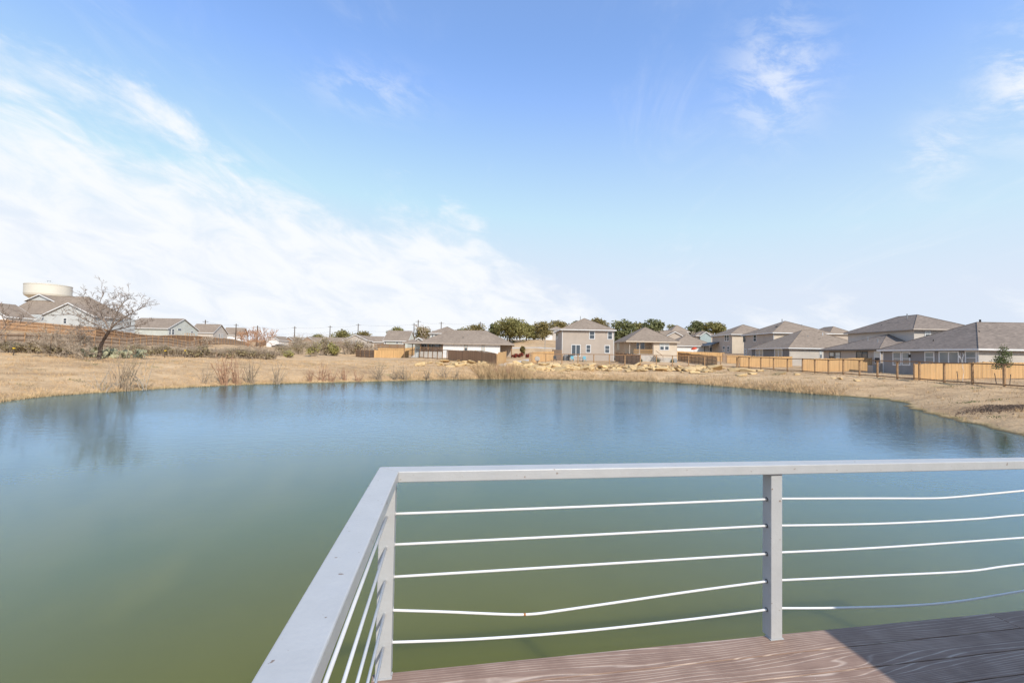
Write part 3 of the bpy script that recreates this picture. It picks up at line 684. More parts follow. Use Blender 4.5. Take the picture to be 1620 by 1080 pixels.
mb = MB(); mb.tube([(wm_+0.1,-1.1,zf+0.7),(wm_+1.5,-1.1,zf-0.3)], 0.05, 4); mb.tube([(wm_+1.5,-1.1,zf-0.3),(wm_+1.5,-1.1,zf-1.2)], 0.05, 4); mb.build('stair_rail', 'rail_wood', H.r)
H.vent(5.6, 2.2, ze + 1.15); H.pipe(2.4, 6.6, ze + 2.2, 0.5)
MB().box(wm_ + 3.6, wm_ + 4.3, -1.0, -0.3, -0.25, 0.65).build('air_conditioner', 'metal_grey', H.r)
# --- white single-storey house, left of the channel
Yw = 98.0; xl = X_at(664, Yw); zb2 = 2.25
H = House('house', 'white single-storey house with corner porch and long hip roof', xl, Yw, zb2)
f_ = lambda px, Y=0: H.onY(px, 550, Y).x
ze = H.onY(745, 543.5, 0).z; w0 = f_(701); w1 = f_(791)
H.wall(w0, w1, 0, 12, ze, 'siding_white', trim='siding_white'); H.wall(0, w0 - 0.002, 3.0, 12, ze - 0.003, 'siding_bluegrey')
H.wall(w1 + 0.002, w1 + 2.4, 3.0, 12, ze - 0.004, 'siding_tan'); H.wall(0.0, w0 - 0.004, 0.02, 2.99, H.onY(680, 556, 0).z, 'concrete')  # recessed right wall takes a darker siding in place of porch shade
H.hip(0, w1 + 2.6, 0, 12, ze, H.onY(735, 522.5, 6).z - ze, 0.5, trim='siding_tan')
for r_ in ((734,544.5,740,555.5),(761.8,545.5,767,556.2)): H.win('S', 0, r_, frame='siding_beige', fw=0.14, glass='blind')
for r_ in ((669,543,676.3,553.8),(681.5,543,686,553.2),(687.4,543,694.8,553.2)): H.win('S', 3.0, r_, fw=0.12)
H.win('S', 3.0, (696.2,543,700.2,557), kind='door', hung=False, glass='blind')
zf = H.onY(680, 556, 0).z
for px in (665.5, 677.5, 699.8): x = f_(px, 0.2); MB().box(x-0.09, x+0.09, 0.1, 0.28, zf, ze-0.18).build('porch_post', 'rail_wood', H.r)
x = w1 + 2.5; MB().box(x-0.12, x+0.12, 0.1, 0.34, -0.5, ze-0.18).build('porch_post', 'rail_wood', H.r)
mb = MB(); mb.box(0.2, w0-0.1, 0.10, 0.16, zf+0.86, zf+0.93)
x = 0.2
while x < w0 - 0.1: mb.box(x, x+0.04, 0.11, 0.15, zf, zf+0.86); x += 0.14
mb.build('porch_railing', 'rail_wood', H.r)
mb = MB()
for i in range(6): mb.box(-1.6+0.28*(5-i)*0.9, -0.05, -1.0, 0.0, zf-0.2*(i+1)-0.08, zf-0.2*(i+1))
mb.build('steps', 'white_trim', H.r)
H.wall(-1.3, -0.003, 1.2, 9, ze - 0.2, 'siding_sage'); H.hip(-3.6, -0.2, 0.6, 9, ze + 0.0, 0.75, 0.3, trim='siding_tan')
for y_ in (0.7, 8.6): MB().box(-3.6, -3.44, y_, y_ + 0.16, -1.2, ze - 0.18).build('porch_post', 'rail_wood', H.r)
H.gable(-2.2, 0.6, 2.6, 8, ze + 0.35, 0.9, 'y', wmt='siding_beige')
H.vent(9.0, 2.4, ze+1.25); H.vent(13.5, 4.5, ze+1.6); H.pipe(10, 3.6, ze+1.7, 0.4)
# --- two-storey house behind it
Y2 = 124.0; H = House('house', 'grey-blue two-storey house rising behind the white porch house', X_at(680, Y2), Y2, 3.4)
x1_ = H.onY(727, 530, 0).x; ze = H.onY(690, 527, 0).z; H.wall(0, x1_, 0, 10, ze, 'siding_sage', z0=-3, trim='white_trim'); H.hip(0, x1_, 0, 10, ze, H.onY(702, 517, 5).z-ze, 0.4, trim='white_trim')
H.win('S', 0, (687.5,528.5,693.5,535), fw=0.14); H.win('S', 0, (682.4,528.8,686,535), fw=0.14); H.win('S', 0, (694.5,528.8,698.5,534), fw=0.14)
# --- right row, nearest first
X1 = 48.7
def corner_house(name, label, px, X, z, **k):
    q = on_x(px, 560, X); return House(name, label, q.x, q.y, z, **k)
H = corner_house('house', 'grey single-storey house with white framed windows nearest on the right', 1548, X1, 1.5)
ze = H.onX(1548, 551.5, 0).z; Ly = H.onX(1397, 553, 0).y
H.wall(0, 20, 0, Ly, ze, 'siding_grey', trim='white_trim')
H.wall(-0.004, 20, -0.03, 1.0, ze-0.004, 'siding_beige', z0=-1.21)  # paler siding laid over the camera-facing wall, painting in its sunlight
H.hip(0, 20, 0, Ly, ze, H.onY(1559, 510.5, 6.4).z - ze, 0.45, mt='shingle_grey')
for (r_, k_) in (((1412.5,556.2,1426.2,578),'window'),((1427,556.2,1440.5,578),'window'),((1463,556,1478.8,574),'window'),((1527,554.5,1546,577),'window')):
    H.win('W', 0, r_, fw=0.13, glass='glass_pale', kind=k_)
H.win('W', 0, (1485.5,555.5,1518,592), hung=False, div=2, kind='sliding_door', fw=0.14, glass='glass_pale')
H.pipe(3.8, 3.6, ze+1.6, 0.5, 0.08, 'black_metal'); H.pipe(6.7, 6.3, ze+3.2, 0.45, 0.10, 'black_metal'); H.vent(9.5, 4.2, ze+1.9); H.pipe(1.6, 6.8, ze+0.9, 0.35, 0.05, 'black_metal')
mb = MB(); mb.box(-0.12, 0, 8.1, 8.3, ze-0.95, ze-0.6); mb.build('wall_lamp', 'black_metal', H.r)
# R2 : single storey wing plus tall rear block
H = corner_house('house', 'tan single-storey house wing with tall second storey set back behind it', 1395, 50.0, 1.6)
ze = H.onX(1360, 552.5, 0).z; Ly = H.onX(1303, 553, 0).y
H.wall(0, 14, 0.3, Ly, ze, 'siding_tan')
H.hip(0, 14, 0.3, Ly, ze, 2.3, 0.45, mt='shingle_grey', trim='dark_frame')
q = H.onX(1446, 520, 6.0); q2 = H.onX(1342, 527, 6.0); ze2 = q.z
H.wall(6.0, 15, q.y, q2.y, ze2, 'siding_beige', trim='siding_beige')
H.hip(6.0, 15, q.y, q2.y, ze2, H.onX(1442, 499.5, 11).z - ze2, 0.45, mt='shingle_grey', trim='siding_tan')
H.win('S', q.y, (1462.5,523.5,1472,533.5), fw=0.12, glass='blind')
for r_ in ((1312,556.5,1320,570),(1321.2,556.5,1329.8,570)): H.win('W', 0, r_, frame='dark_frame', fw=0.1, glass='blind')
H.win('W', 0, (1354.5,555.5,1373,575), hung=False, div=2, kind='sliding_door', frame='dark_frame', fw=0.12)
H.win('W', 0, (1383,555.5,1393.5,575), fw=0.12, glass='blind')
for (a, b_) in ((2.2,3.4),(3.2,6.5)): H.pipe(a, b_, ze+0.45*a+0.15, 0.4)
H.vent(8.3, q.y+5.2, ze2+1.1, 0.5, 0.9, 0.15); H.vent(8.6, q.y+7.0, ze2+1.25, 0.5, 0.9, 0.15); H.pipe(9.4, q.y+5.0, ze2+1.8, 0.8, 0.08, 'metal_grey'); H.pipe(7.6, q.y+7.5, ze2+0.75, 0.35, 0.05, 'black_metal')
# R3 dark grey
H = corner_house('house', 'dark grey single-storey house with two white sliding doors', 1249, 50.0, 2.0)
ze = H.onX(1249, 550, 0).z; Ly = H.onX(1189, 551, 0).y
H.wall(0, 15, 0, Ly, ze, 'siding_dark', trim='siding_beige'); H.wall(0.09, 15.01, -0.03, 1.0, ze-0.004, 'siding_beige', z0=-1.21)  # front wall coloured light for the sun, the shaded side kept dark
H.hip(0, 15, 0, Ly, ze, H.onY(1269.6, 522, 6.5).z - ze, 0.45)
H.win('W', 0, (1195.5,552.5,1207.5,564.5), hung=False, div=2, glass='glass_pale', fw=0.14); H.win('W', 0, (1225.5,551.5,1238,572), hung=False, div=2, kind='sliding_door', glass='glass_pale', fw=0.14)
H.win('S', -0.03, (1296.5,553.5,1300.5,567), fw=0.12, glass='blind'); H.vent(7.5, 3.2, ze+1.7); H.pipe(9, 4.4, ze+2.4, 0.7, 0.07, 'white_trim'); H.pipe(5.8, 3.8, ze+2.1, 0.4)
# R4 two-storey
H = corner_house('house', 'light tan two-storey house behind the dark grey house', 1224, 54.6, 2.2)
ze = H.onX(1224, 526, 0).z; Ly = H.onX(1177, 529, 0).y
H.wall(0, 12, 0, Ly, ze, 'siding_tan', trim='white_trim'); H.wall(0.09, 12.01, -0.03, 1.0, ze-0.004, 'siding_cream', z0=-1.21)  # cream overlay puts the sunlit tone into the near end wall
H.hip(0, 12, 0, Ly, ze, H.onY(1248, 508, 6).z - ze, 0.45); 
H.win('W', 0, (1191.8,529.3,1196.8,540.5), fw=0.13); H.win('W', 0, (1175.8,531,1179.3,541), fw=0.12, frame='dark_frame'); H.win('W', 0, (1177.8,551.5,1181.3,562), fw=0.12, frame='white_trim')
H.vent(2.8, 3.4, ze+1.5, 0.5, 0.7, 0.15); H.pipe(4.6, 4.8, ze+2.4, 0.9, 0.09); H.pipe(8.2, 3.6, ze+1.8, 0.3)
# R5 two-storey
H = corner_house('house', 'tan two-storey house with dark patio awning farther along the row', 1158, 54.0, 2.5)
ze = H.onX(1158, 528.5, 0).z; Ly = H.onX(1127, 531, 0).y
H.wall(0, 11, 0, Ly, ze, 'siding_tan'); H.wall(0.004, 11.01, -0.03, 1.0, ze-0.004, 'siding_cream', z0=-1.21)  # sunlit end wall coloured cream, the shaded long wall kept tan
H.hip(0, 11, 0, Ly, ze, H.onY(1178, 513.5, 5.5).z - ze, 0.45)
H.win('W', 0, (1146.5,529.8,1149.8,540), fw=0.12); H.win('W', 0, (1150,529.8,1153.5,540), fw=0.12); H.win('W', 0, (1143.5,547.5,1147,556.5), fw=0.12); H.win('W', 0, (1150.3,547.3,1154,557), fw=0.12)
mb = MB(); q = H.onX(1138, 545, -0.01); a = q.y; mb.v = [(-2.6,a,q.z-0.25),(-2.6,a+7,q.z-0.25),(-0.01,a+7,q.z+0.75),(-0.01,a,q.z+0.75),(-2.6,a,q.z-0.45),(-2.6,a+7,q.z-0.45),(-0.01,a+7,q.z+0.55),(-0.01,a,q.z+0.55)]
mb.f = [(3,2,1,0),(4,5,6,7),(0,1,5,4),(1,2,6,5),(2,3,7,6),(3,0,4,7)]; mb.build('awning', 'dark_frame', H.r)
for b_ in (a+0.2, a+6.8): MB().box(-2.5, -2.38, b_-0.06, b_+0.06, -1, q.z-0.44).build('awning_post', 'siding_tan', H.r)
H.vent(3.5, 3.2, ze+1.4, 0.5, 0.6, 0.15); H.vent(6.2, 3.0, ze+1.3, 0.5, 0.6, 0.15); H.pipe(1.5, 6, ze+0.8, 0.5, 0.08)
# R6 white walled single storey behind the cedar fence
Y6 = 124.0; H = House('house', 'white walled house with broad brown roof behind the cedar fence', X_at(1066, Y6), Y6, 3.0)
x1_ = H.onY(1131, 545, 0).x; ze = H.onY(1100, 547, 0).z; H.wall(0, x1_, 0, 11, ze, 'siding_white', z0=-2); H.hip(0, x1_, 0, 11, ze, H.onY(1110, 530, 5.5).z-ze, 0.4, mt='shingle_tan', trim='white_trim')
H.win('S', 0, (1121,549.5,1126.5,556), fw=0.1); H.vent(5, 2.2, ze+1.1); H.vent(8.2, 2.4, ze+1.2); MB().box(x1_-2.9, x1_-2.7, -0.03, 0.0, -2, ze-0.18).build('corner_trim', 'dark_frame', H.r)
# far houses seen over the roofs
def far_house(label, px0, px1, Y, z, yeave, yridge, wmt, roof='hip', dep=10, rmt='shingle_brown', wins=(), ax='x', trim='white_trim', yw=0.0):
    H = House('house', label, X_at(px0, Y), Y, z, yaw=yw); x1_ = H.onY(px1, (yeave+yridge)/2, 0).x; ze = H.onY((px0+px1)/2, yeave, 0).z
    H.wall(0, x1_, 0, dep, ze, wmt, z0=-2.5)
    if roof == 'hip': H.hip(0, x1_, 0, dep, ze, H.onY((px0+px1)/2, yridge, dep/2).z - ze, 0.4, mt=rmt, trim=trim)
    else: H.gable(0, x1_, 0, dep, ze, H.onY((px0+px1)/2, yridge, dep/2 if ax == 'x' else 0).z - ze, ax, mt=rmt, wmt=wmt, trim=trim)
    for r_ in wins: H.win('S', 0, r_, fw=0.12)
    return H, x1_, ze
H, x1_, ze = far_house('brown roofed house with a white trimmed front gable behind the cream house', 1046, 1092, 150, 5.0, 532, 523, 'siding_tan', 'gable', 9, wins=((1070,533.8,1078,538),))
g0 = H.onY(1054, 534, -1.2).x; g1_ = H.onY(1081, 534, -1.2).x; zg = H.onY(1067, 531.5, -1.2).z; H.wall(g0, g1_, -1.2, 0.5, zg, 'siding_tan', z0=-2.5); H.gable(g0, g1_, -1.2, 4, zg, H.onY(1067, 524.5, -1.2).z-zg, 'y', wmt='siding_tan')
far_house('steep roofed tan house on the rise behind the oaks', 1062, 1090, 190, 7.5, 524.5, 514.5, 'stucco', 'hip', 9, 'shingle_tan')
H, x1_, ze = far_house('low tan house with a small green gable behind the white walled house', 1102, 1136, 160, 5.0, 531, 523.5, 'siding_tan', 'hip', 9)
g0 = H.onY(1108, 530, -1.0).x; g1_ = H.onY(1125, 530, -1.0).x; zg = H.onY(1116, 530.5, -1.0).z; H.wall(g0, g1_, -1.0, 0.5, zg, 'siding_bluegrey', z0=-2.5); H.gable(g0, g1_, -1.0, 4, zg, H.onY(1116, 524.5, -1.0).z-zg, 'y', wmt='siding_bluegrey')
far_house('distant brown hip roof between the dark grey and tall tan houses', 1313, 1352, 118, 3.2, 528, 517.5, 'siding_tan', 'hip', 10)
# mid distance, left of centre
H, x1_, ze = far_house('pale grey house with tall brown roof and small windows on the slope', 607, 645, 135, 4.3, 538, 523, 'siding_sage', 'gable', 11, wins=((608.3,540,611.3,544.3),(626,540,630.5,543.8),(633.2,540.3,636,544.6),(636.6,540.3,639.6,544.6)), rmt='shingle_brown')
H, x1_, ze = far_house('tan house with broad front gable on the slope behind the brush', 543, 581, 150, 4.6, 537.5, 529, 'siding_beige', 'gable', 14, ax='y', wins=((555,538.3,558,544.5),(562,538.3,565,544.5),(568,538.3,571,544.5)))
H.wall(x1_+0.003, x1_+5.4, 5, 13, ze-0.3, 'siding_beige', z0=-2.5); H.gable(x1_-4, x1_+5.4, 5, 13, ze-0.28, 1.9, 'x', wmt='siding_beige')
H, x1_, ze = far_house('blue-grey house with white gable and side wing on the far slope', 505, 523, 170, 5.2, 539.5, 532.7, 'siding_bluegrey', 'gable', 12, ax='y', wins=((508,540,511.5,544),))
H.wall(x1_+0.003, x1_+4.6, 3, 11, ze, 'siding_white', z0=-2.5); H.gable(x1_-3, x1_+4.6, 3, 11, ze+0.02, 1.6, 'x', wmt='siding_white')
H, x1_, ze = far_house('brick house with gabled front on the far slope above the parked cars', 473, 500, 178, 5.4, 540, 532, 'brick', 'gable', 12, ax='y', wins=((482,541,487,545),))
H.wall(-3.5, -0.003, 2, 10, ze-0.1, 'brick', z0=-2.5); H.gable(-3.6, 2, 2, 10, ze-0.08, 1.7, 'x', wmt='brick')
H.wall(x1_+0.003, x1_+3, 2, 10, ze, 'brick', z0=-2.5); H.gable(x1_-2, x1_+3, 2, 10, ze+0.02, 1.6, 'x', wmt='brick')
far_house('small brown roofed house at the left end of the far street', 446, 466, 180, 5.3, 540, 532.5, 'brick', 'gable', 10, ax='y', wins=((452,541,455,545),))
far_house('white garage fronted house with brown roof beyond the bare saplings', 421, 441, 172, 5.0, 537, 531, 'siding_white', 'gable', 10, ax='y', wins=())
# hill house behind the white house
H, x1_, ze = far_house('white house on the grassy hill left of the tan two-storey house', 852, 874, 200, 9.3, 527, 523, 'siding_white', 'hip', 9, 'shingle_tan', wins=((856,528.5,859,533),(863,528.5,866,533)))
far_house('pale roofed hilltop house partly behind the tan two-storey house', 869, 893, 215, 11, 521, 516.5, 'siding_beige', 'hip', 8, 'shingle_tan', wins=((874,521.5,878,524.5),(881,521.5,885,524.5)))

# left hill row
H = House('house', 'grey gabled house with brown roof second from the left on the hill', X_at(264, 131), 131, 6.4)
ze = H.onY(262, 518.5, 0).z; zr = H.onX(288, 503.5, 0.3).z; Lx = H.onY(196, 517, 0).x
dep = 12.5; H.wall(Lx, 0, 0, dep, ze, 'siding_sage', z0=-3); H.gable(Lx, 0, 0, dep, ze, zr-ze, 'x', mt='shingle_brown', wmt='siding_sage')
for r_ in ((267,520,270.5,529.5),(271.5,520,275.8,529.5),(302,523,305,531)): H.win('E', 0, r_, fw=0.12)
H.win('E', 0, (281,519.5,287,523), fw=0.08, hung=False); H.vent(Lx*0.6, 2.4, ze+1.0); MB().box(Lx-0.5, Lx+0.0, -0.4, -0.05, ze-3, ze-0.5).build('downspout', 'plastic_yellow', H.r)
mb = MB(); mb.box(0.05, 2.5, 3.5, 7.5, 0.4, 0.55); mb.box(2.4, 2.5, 3.5, 7.5, 1.3, 1.4); [mb.box(2.4, 2.5, 3.5+i*0.98, 3.6+i*0.98, -2, 1.3) for i in range(5)]; mb.build('porch', 'cedar', H.r)
H = House('house', 'tan gabled house with brown roof third from the left on the hill', X_at(336, 166), 166, 6.3, yaw=R(7))
ze = H.onY(335, 525.5, 0).z; zr = H.onX(347, 512.5, 0.3).z; Lx = H.onY(299, 524, 0).x; H.wall(Lx, 0, 0, 10.5, ze, 'siding_beige', z0=-3); H.gable(Lx, 0, 0, 10.5, ze, zr-ze, 'x', wmt='siding_beige')
for r_ in ((345.5,527.5,347.5,534),(349,528,350.5,535),(351.5,528,353,535)): H.win('E', 0, r_, fw=0.12)
H = House('house', 'pale gabled house with brown roof fourth from the left on the hill', X_at(380, 203), 203, 6.6, yaw=R(12))
ze = H.onY(379, 529.8, 0).z; zr = H.onX(384, 518, 0.3).z; Lx = H.onY(352, 528, 0).x; H.wall(Lx, 0, 0, 9, ze, 'siding_white', z0=-3); H.gable(Lx, 0, 0, 9, ze, zr-ze, 'x', wmt='siding_beige')
H.win('E', 0, (381,532,382.5,537), fw=0.12)
# big left house
Yb = 95.0; H = House('house', 'large white house with brown roof and several gables in front of the water tower', X_at(13, Yb), Yb, 7.0)
ze = H.onY(40, 497.5, 0).z; g0 = H.onY(73, 497, 0).x; g1_ = H.onY(152, 500, 0).x; xr = H.onY(160, 505, 3).x
H.wall(0, g0, 0, 10, ze, 'siding_palegrey', z0=-4); H.wall(g0+0.003, g1_, -0.5, 9.5, ze, 'siding_palegrey', z0=-4); H.wall(g1_+0.003, xr, 3, 9.9, ze-0.02, 'siding_palegrey', z0=-4)
H.hip(-1, xr, 0.6, 10, ze+0.02, H.onY(110, 469.5, 5.3).z-ze, 0.4, ridge=((H.onY(60, 470, 5.3).x, 5.3), (H.onY(140, 475, 5.3).x, 5.3)))
H.gable(g0, g1_, -0.5, 6, ze+0.04, H.onY(117, 479, -0.5).z-ze-0.04, 'y', wmt='siding_palegrey')
s0 = H.onY(42, 475, 4).x; s1 = H.onY(85, 475, 4).x; zg = H.onY(63, 475, 4).z; H.gable(s0, s1, 4, 9, zg, H.onY(63, 465.5, 4).z-zg, 'y', wmt='siding_palegrey'); H.wall(s0+0.1, s1-0.1, 4.1, 9, zg, 'siding_palegrey', z0=ze)
H.vent(3.5, 2.5, ze+1.0); H.win('S', -0.5, (100,503,106,512), fw=0.1)
H = House('house', 'white gabled house cut off by the left edge of the picture', X_at(-60, 88), 88, 7.0)
x1_ = H.onY(10, 500, 0).x; ze = H.onY(5, 499, 0).z; H.wall(0, x1_, 0, 5, ze, 'siding_white', z0=-4); H.gable(0, x1_, 0, 5, ze, 2.6, 'y', wmt='siding_white')

# water tower
Yt = 320.0; q = at(76, 475, Yt); zt = gz(q.x, q.y)
T_ = empty('water_tower', (q.x, q.y, zt), 'cream pedestal water tower with shallow dome behind the left houses', 'water tower')
rim = at(76, 451.5, Yt).z - zt; low = at(76, 469, Yt).z - zt; top = at(76, 446.5, Yt).z - zt; rr = 12.3
MB().lathe([(0.01, top), (rr*0.2, top-0.1), (rr*0.45, top - (top-rim)*0.3), (rr*0.75, top-(top-rim)*0.7), (rr, rim)], 40).build('dome', 'tank_cream', T_, True)
MB().lathe([(rr+0.15, rim), (rr+0.15, rim-0.5), (rr, rim-0.5), (rr, low+1.2), (rr*0.97, low), (rr*0.55, low-4.0), (rr*0.3, low-7.0)], 72).build('tank', 'tank_cream', T_)
MB().lathe([(rr*0.3, low-7.0), (rr*0.3, 2), (rr*0.36, -2)], 32).build('pedestal', 'tank_cream', T_, True)
mb = MB(); [mb.tube([(1.0*math.cos(a), 1.0*math.sin(a), top-0.2), (1.0*math.cos(a), 1.0*math.sin(a), top+1.0)], 0.08, 5) for a in (0, 1.5, 3.1, 4.6)]; mb.lathe([(1.0, top+0.95), (1.1, top+1.0), (1.0, top+1.05)], 16); mb.build('hatch_rail', 'metal_grey', T_)

# ------------------------------------------------------------------ fences
def wood_fence(label, pts, h=1.83, mt='cedar', bay=2.44, rails=0, group='wooden privacy fences', pm='post_wood', zoff=0.0, pick=0.14):
    o3 = Vector((pts[0][0], pts[0][1], gz(*pts[0])))
    root = empty('wood_fence', o3, label, 'fence', group)
    for (a, b_) in zip(pts[:-1], pts[1:]):
        a = Vector((*a, 0)); b_ = Vector((*b_, 0)); L = (b_-a).length; n = max(1, round(L/bay)); d = (b_-a).normalized(); nr = Vector((d.y, -d.x, 0))
        for i in range(n + 1):
            p_ = a + d*(L*i/n); z = gz(p_.x, p_.y) + zoff
            P = Vector((p_.x, p_.y, z)) - o3; MB().obox(P, d, nr, Zv, -0.05, 0.05, -0.05, 0.05, -0.4, h + 0.05).build('post', pm, root)
            if i == n: break
            q_ = a + d*(L*(i+1)/n); z2 = gz(q_.x, q_.y) + zoff; w_ = L/n
            mb = MB(); k = int(w_/pick)
            for j in range(k):
                x = w_*j/k; zz = z + (z2 - z)*j/k - z; hj = h + random.uniform(-0.03, 0.02); of = 0.056 if rails >= 0 else 0.056
                s_ = -1 if rails > 0 else 1
                mb.obox(P, d, nr, Zv, x + 0.003, x + w_/k - 0.004, s_*of, s_*(of + 0.018), zz + 0.04, zz + hj)
            pn = mb.build('panel', mt, root)
            for hz_ in (0.35, h - 0.25) + ((h*0.55,) if rails else ()):
                Q = Vector((q_.x, q_.y, z2)) - o3
                MB().tube([P + nr*0.0 + Zv*hz_ + d*0.05, Q + Zv*hz_ - d*0.05], 0.042, 4).build('rail', 'rail_wood', pn)
    return root
def mesh_fence(label, pts, h=1.75, bay=2.6, group='wood and wire mesh fences'):
    o3 = Vector((pts[0][0], pts[0][1], gz(*pts[0]))); root = empty('mesh_fence', o3, label, 'fence', group)
    for (a, b_) in zip(pts[:-1], pts[1:]):
        a = Vector((*a, 0)); b_ = Vector((*b_, 0)); L = (b_-a).length; n = max(1, round(L/bay)); d = (b_-a).normalized(); nr = Vector((d.y, -d.x, 0))
        for i in range(n + 1):
            p_ = a + d*(L*i/n); z = gz(p_.x, p_.y); P = Vector((p_.x, p_.y, z)) - o3
            MB().obox(P, d, nr, Zv, -0.07, 0.07, -0.07, 0.07, -0.4, h).build('post', 'post_wood', root)
            if i == n: break
            q_ = a + d*(L*(i+1)/n); z2 = gz(q_.x, q_.y); Q = Vector((q_.x, q_.y, z2)) - o3; dd = (Q-P)
            mb = MB(); ax_ = dd.normalized(); mb.obox(P + Zv*(h+0.002), ax_, nr, Zv, -0.02, dd.length + 0.02, -0.085, 0.085, 0, 0.10); mb.build('top_rail', 'rail_wood', root)
            mb = MB(); mb.obox(P + Zv*0.10, ax_, nr, Zv, 0.07, dd.length - 0.07, -0.02, 0.02, 0, 0.11); mb.build('bottom_rail', 'rail_wood', root)
            mb = MB()
            for k in range(1, 13): mb.obox(P + Zv*(0.2 + k*0.118), ax_, nr, Zv, 0.07, dd.length-0.07, -0.0022, 0.0022, 0, 0.0044)
            for k in range(1, 18): x = dd.length*k/18; mb.obox(P + ax_*x, d, nr, Zv, -0.0022, 0.0022, -0.0025, 0.0025, 0.2, h)
            mb.build('wire_mesh', 'metal_grey', root)
    return root
FX = 39.6
cf = (X_at(1168, 76), 76.0); gx0 = X_at(838, 73.5)
mesh_fence('wire mesh fence with wooden posts running along the right yards', [(FX, 29.0), (FX, 62.0), cf])
mesh_fence('wire mesh fence with wooden posts above the long rock bank', [(gx0, 73.5), (X_at(1013, 76), 76), (cf[0] - 0.2, 76.1)])
mesh_fence('wire mesh fence receding in front of the white porch house', [(X_at(784, 65), 65.0), (X_at(700, 86), 86.0), (X_at(646, 104), 104.0)])
e1 = on_x(1443, 590, FX).y
wood_fence('bright cedar fence panels between the two nearest right yards', [(FX + 0.2, e1), (58.5, e1 + 0.4)], rails=-1, h=1.62)
e2 = on_x(1268, 580, FX).y
wood_fence('cedar side fence running back between tan and dark grey houses', [(FX + 0.2, e2), (49.8, e2 + 0.8)], rails=-1)
wood_fence('cedar fence crossing the yard below the dark grey house', [(X_at(1168, 77)+0.4, 77.2), (48, 78)], rails=-1)
wood_fence('shaded cedar fence between the cream house yard and its neighbour', [(X_at(1134, 76.6), 76.6), (X_at(1073, 100), 100.0)], rails=-1)
wood_fence('long cedar fence in front of the white walled house', [(X_at(1071, 104), 104.0), (X_at(1146, 104), 104.0)], rails=-1, h=2.0)
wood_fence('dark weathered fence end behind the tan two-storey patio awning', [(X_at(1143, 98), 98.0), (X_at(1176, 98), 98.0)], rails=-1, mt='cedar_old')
wood_fence('cedar fence strip just left of the dark grey house', [(X_at(1150, 92), 92.0), (X_at(1187, 92), 92.0)], rails=-1, h=1.6)
wood_fence('brown side fence between the tan and cream house yards', [(X_at(1013.5, 76.4), 76.4), (X_at(974, 88), 88)], rails=-1, mt='cedar_red', bay=2.0)
wood_fence('cedar fence behind the patio left of the tan two-storey house', [(gx0 + 0.2, 73.9), (X_at(843, 80), 80), (X_at(876, 89), 89)], rails=-1)
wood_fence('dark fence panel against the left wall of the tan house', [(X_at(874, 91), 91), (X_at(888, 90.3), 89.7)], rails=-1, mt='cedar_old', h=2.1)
wood_fence('lit cedar fence end beside the concrete channel', [(X_at(786, 63.5), 63.5), (X_at(800.5, 79), 79)], rails=-1, bay=2.6)
wood_fence('shaded reddish brown fence in front of the white porch house', [(X_at(785.6, 63.8), 63.8), (X_at(709, 82), 82)], rails=1, mt='cedar_red')  # face turned from the sun gets a darker wood than its lit end
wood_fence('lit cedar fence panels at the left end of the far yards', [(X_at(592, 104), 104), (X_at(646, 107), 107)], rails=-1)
wood_fence('dark shade-side fence panels facing the brush slope', [(X_at(563, 112), 112), (X_at(591.8, 104.1), 104.1)], rails=1, mt='cedar_old')  # darker wood on this face carries its shade in the colour
wood_fence('orange cedar fence behind the porch steps of the white house', [(X_at(598, 118), 118), (X_at(655, 116), 116)], rails=-1)
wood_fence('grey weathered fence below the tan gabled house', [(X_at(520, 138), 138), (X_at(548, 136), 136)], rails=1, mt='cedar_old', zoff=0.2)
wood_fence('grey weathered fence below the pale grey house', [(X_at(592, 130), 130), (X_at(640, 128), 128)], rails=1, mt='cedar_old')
# left slope: two long fences
wood_fence('long lower fence with exposed rails along the left slope', [(X_at(-60, 50), 50), (X_at(38, 57), 57), (X_at(200, 81), 81), (X_at(300, 110), 110), (X_at(400, 168), 168), (X_at(450, 215), 215)], rails=1, mt='cedar_pale', bay=2.6)
wood_fence('long upper fence behind the hill houses on the left slope', [(X_at(-40, 79), 79), (X_at(10, 82), 82), (X_at(150, 88), 88), (X_at(270, 114), 114), (X_at(388, 170), 170)], rails=1, mt='cedar_red', bay=2.6)

# ------------------------------------------------------------------ channel, street, mulch
def strip(name, path, wid, mt, lift=0.02, kind='structure', thick=0.0):
    mb = MB(); pts = []
    for (a, b_) in zip(path[:-1], path[1:]):
        n = max(2, int((Vector(b_)-Vector(a)).length/1.0))
        pts += [Vector(a).lerp(Vector(b_), i/n) for i in range(n)]
    pts.append(Vector(path[-1])); L = []
    for i, p_ in enumerate(pts):
        d = (pts[min(i+1,len(pts)-1)] - pts[max(i-1,0)]).normalized(); nr = Vector((d.y, -d.x))
        for s_ in (-1, 1): q = p_ + nr*wid/2*s_; L.append((q.x, q.y, gz(q.x, q.y) + lift))
    mb.v = L; mb.f = [(2*i, 2*i+1, 2*i+3, 2*i+2) for i in range(len(pts)-1)]
    o = mb.build(name, mt); o[ 'kind'] = kind
    sol = o.modifiers.new('s', 'SOLIDIFY'); sol.thickness = 0.15; sol.offset = -1
    return o
c0 = ground(792, 580, 50); c1 = (X_at(806, 72), 72.0); c2 = (X_at(838, 90), 90.0)
strip('concrete_channel', [(c0.x, c0.y), c1, c2], 1.3, 'concrete', 0.10)
strip('street', [(-9, 124), (6, 126), (18, 127.5)], 2.2, 'concrete', 0.12)
strip('far_street', [(-100, 165), (-70, 163), (-45, 160)], 5.0, 'concrete', 0.05)

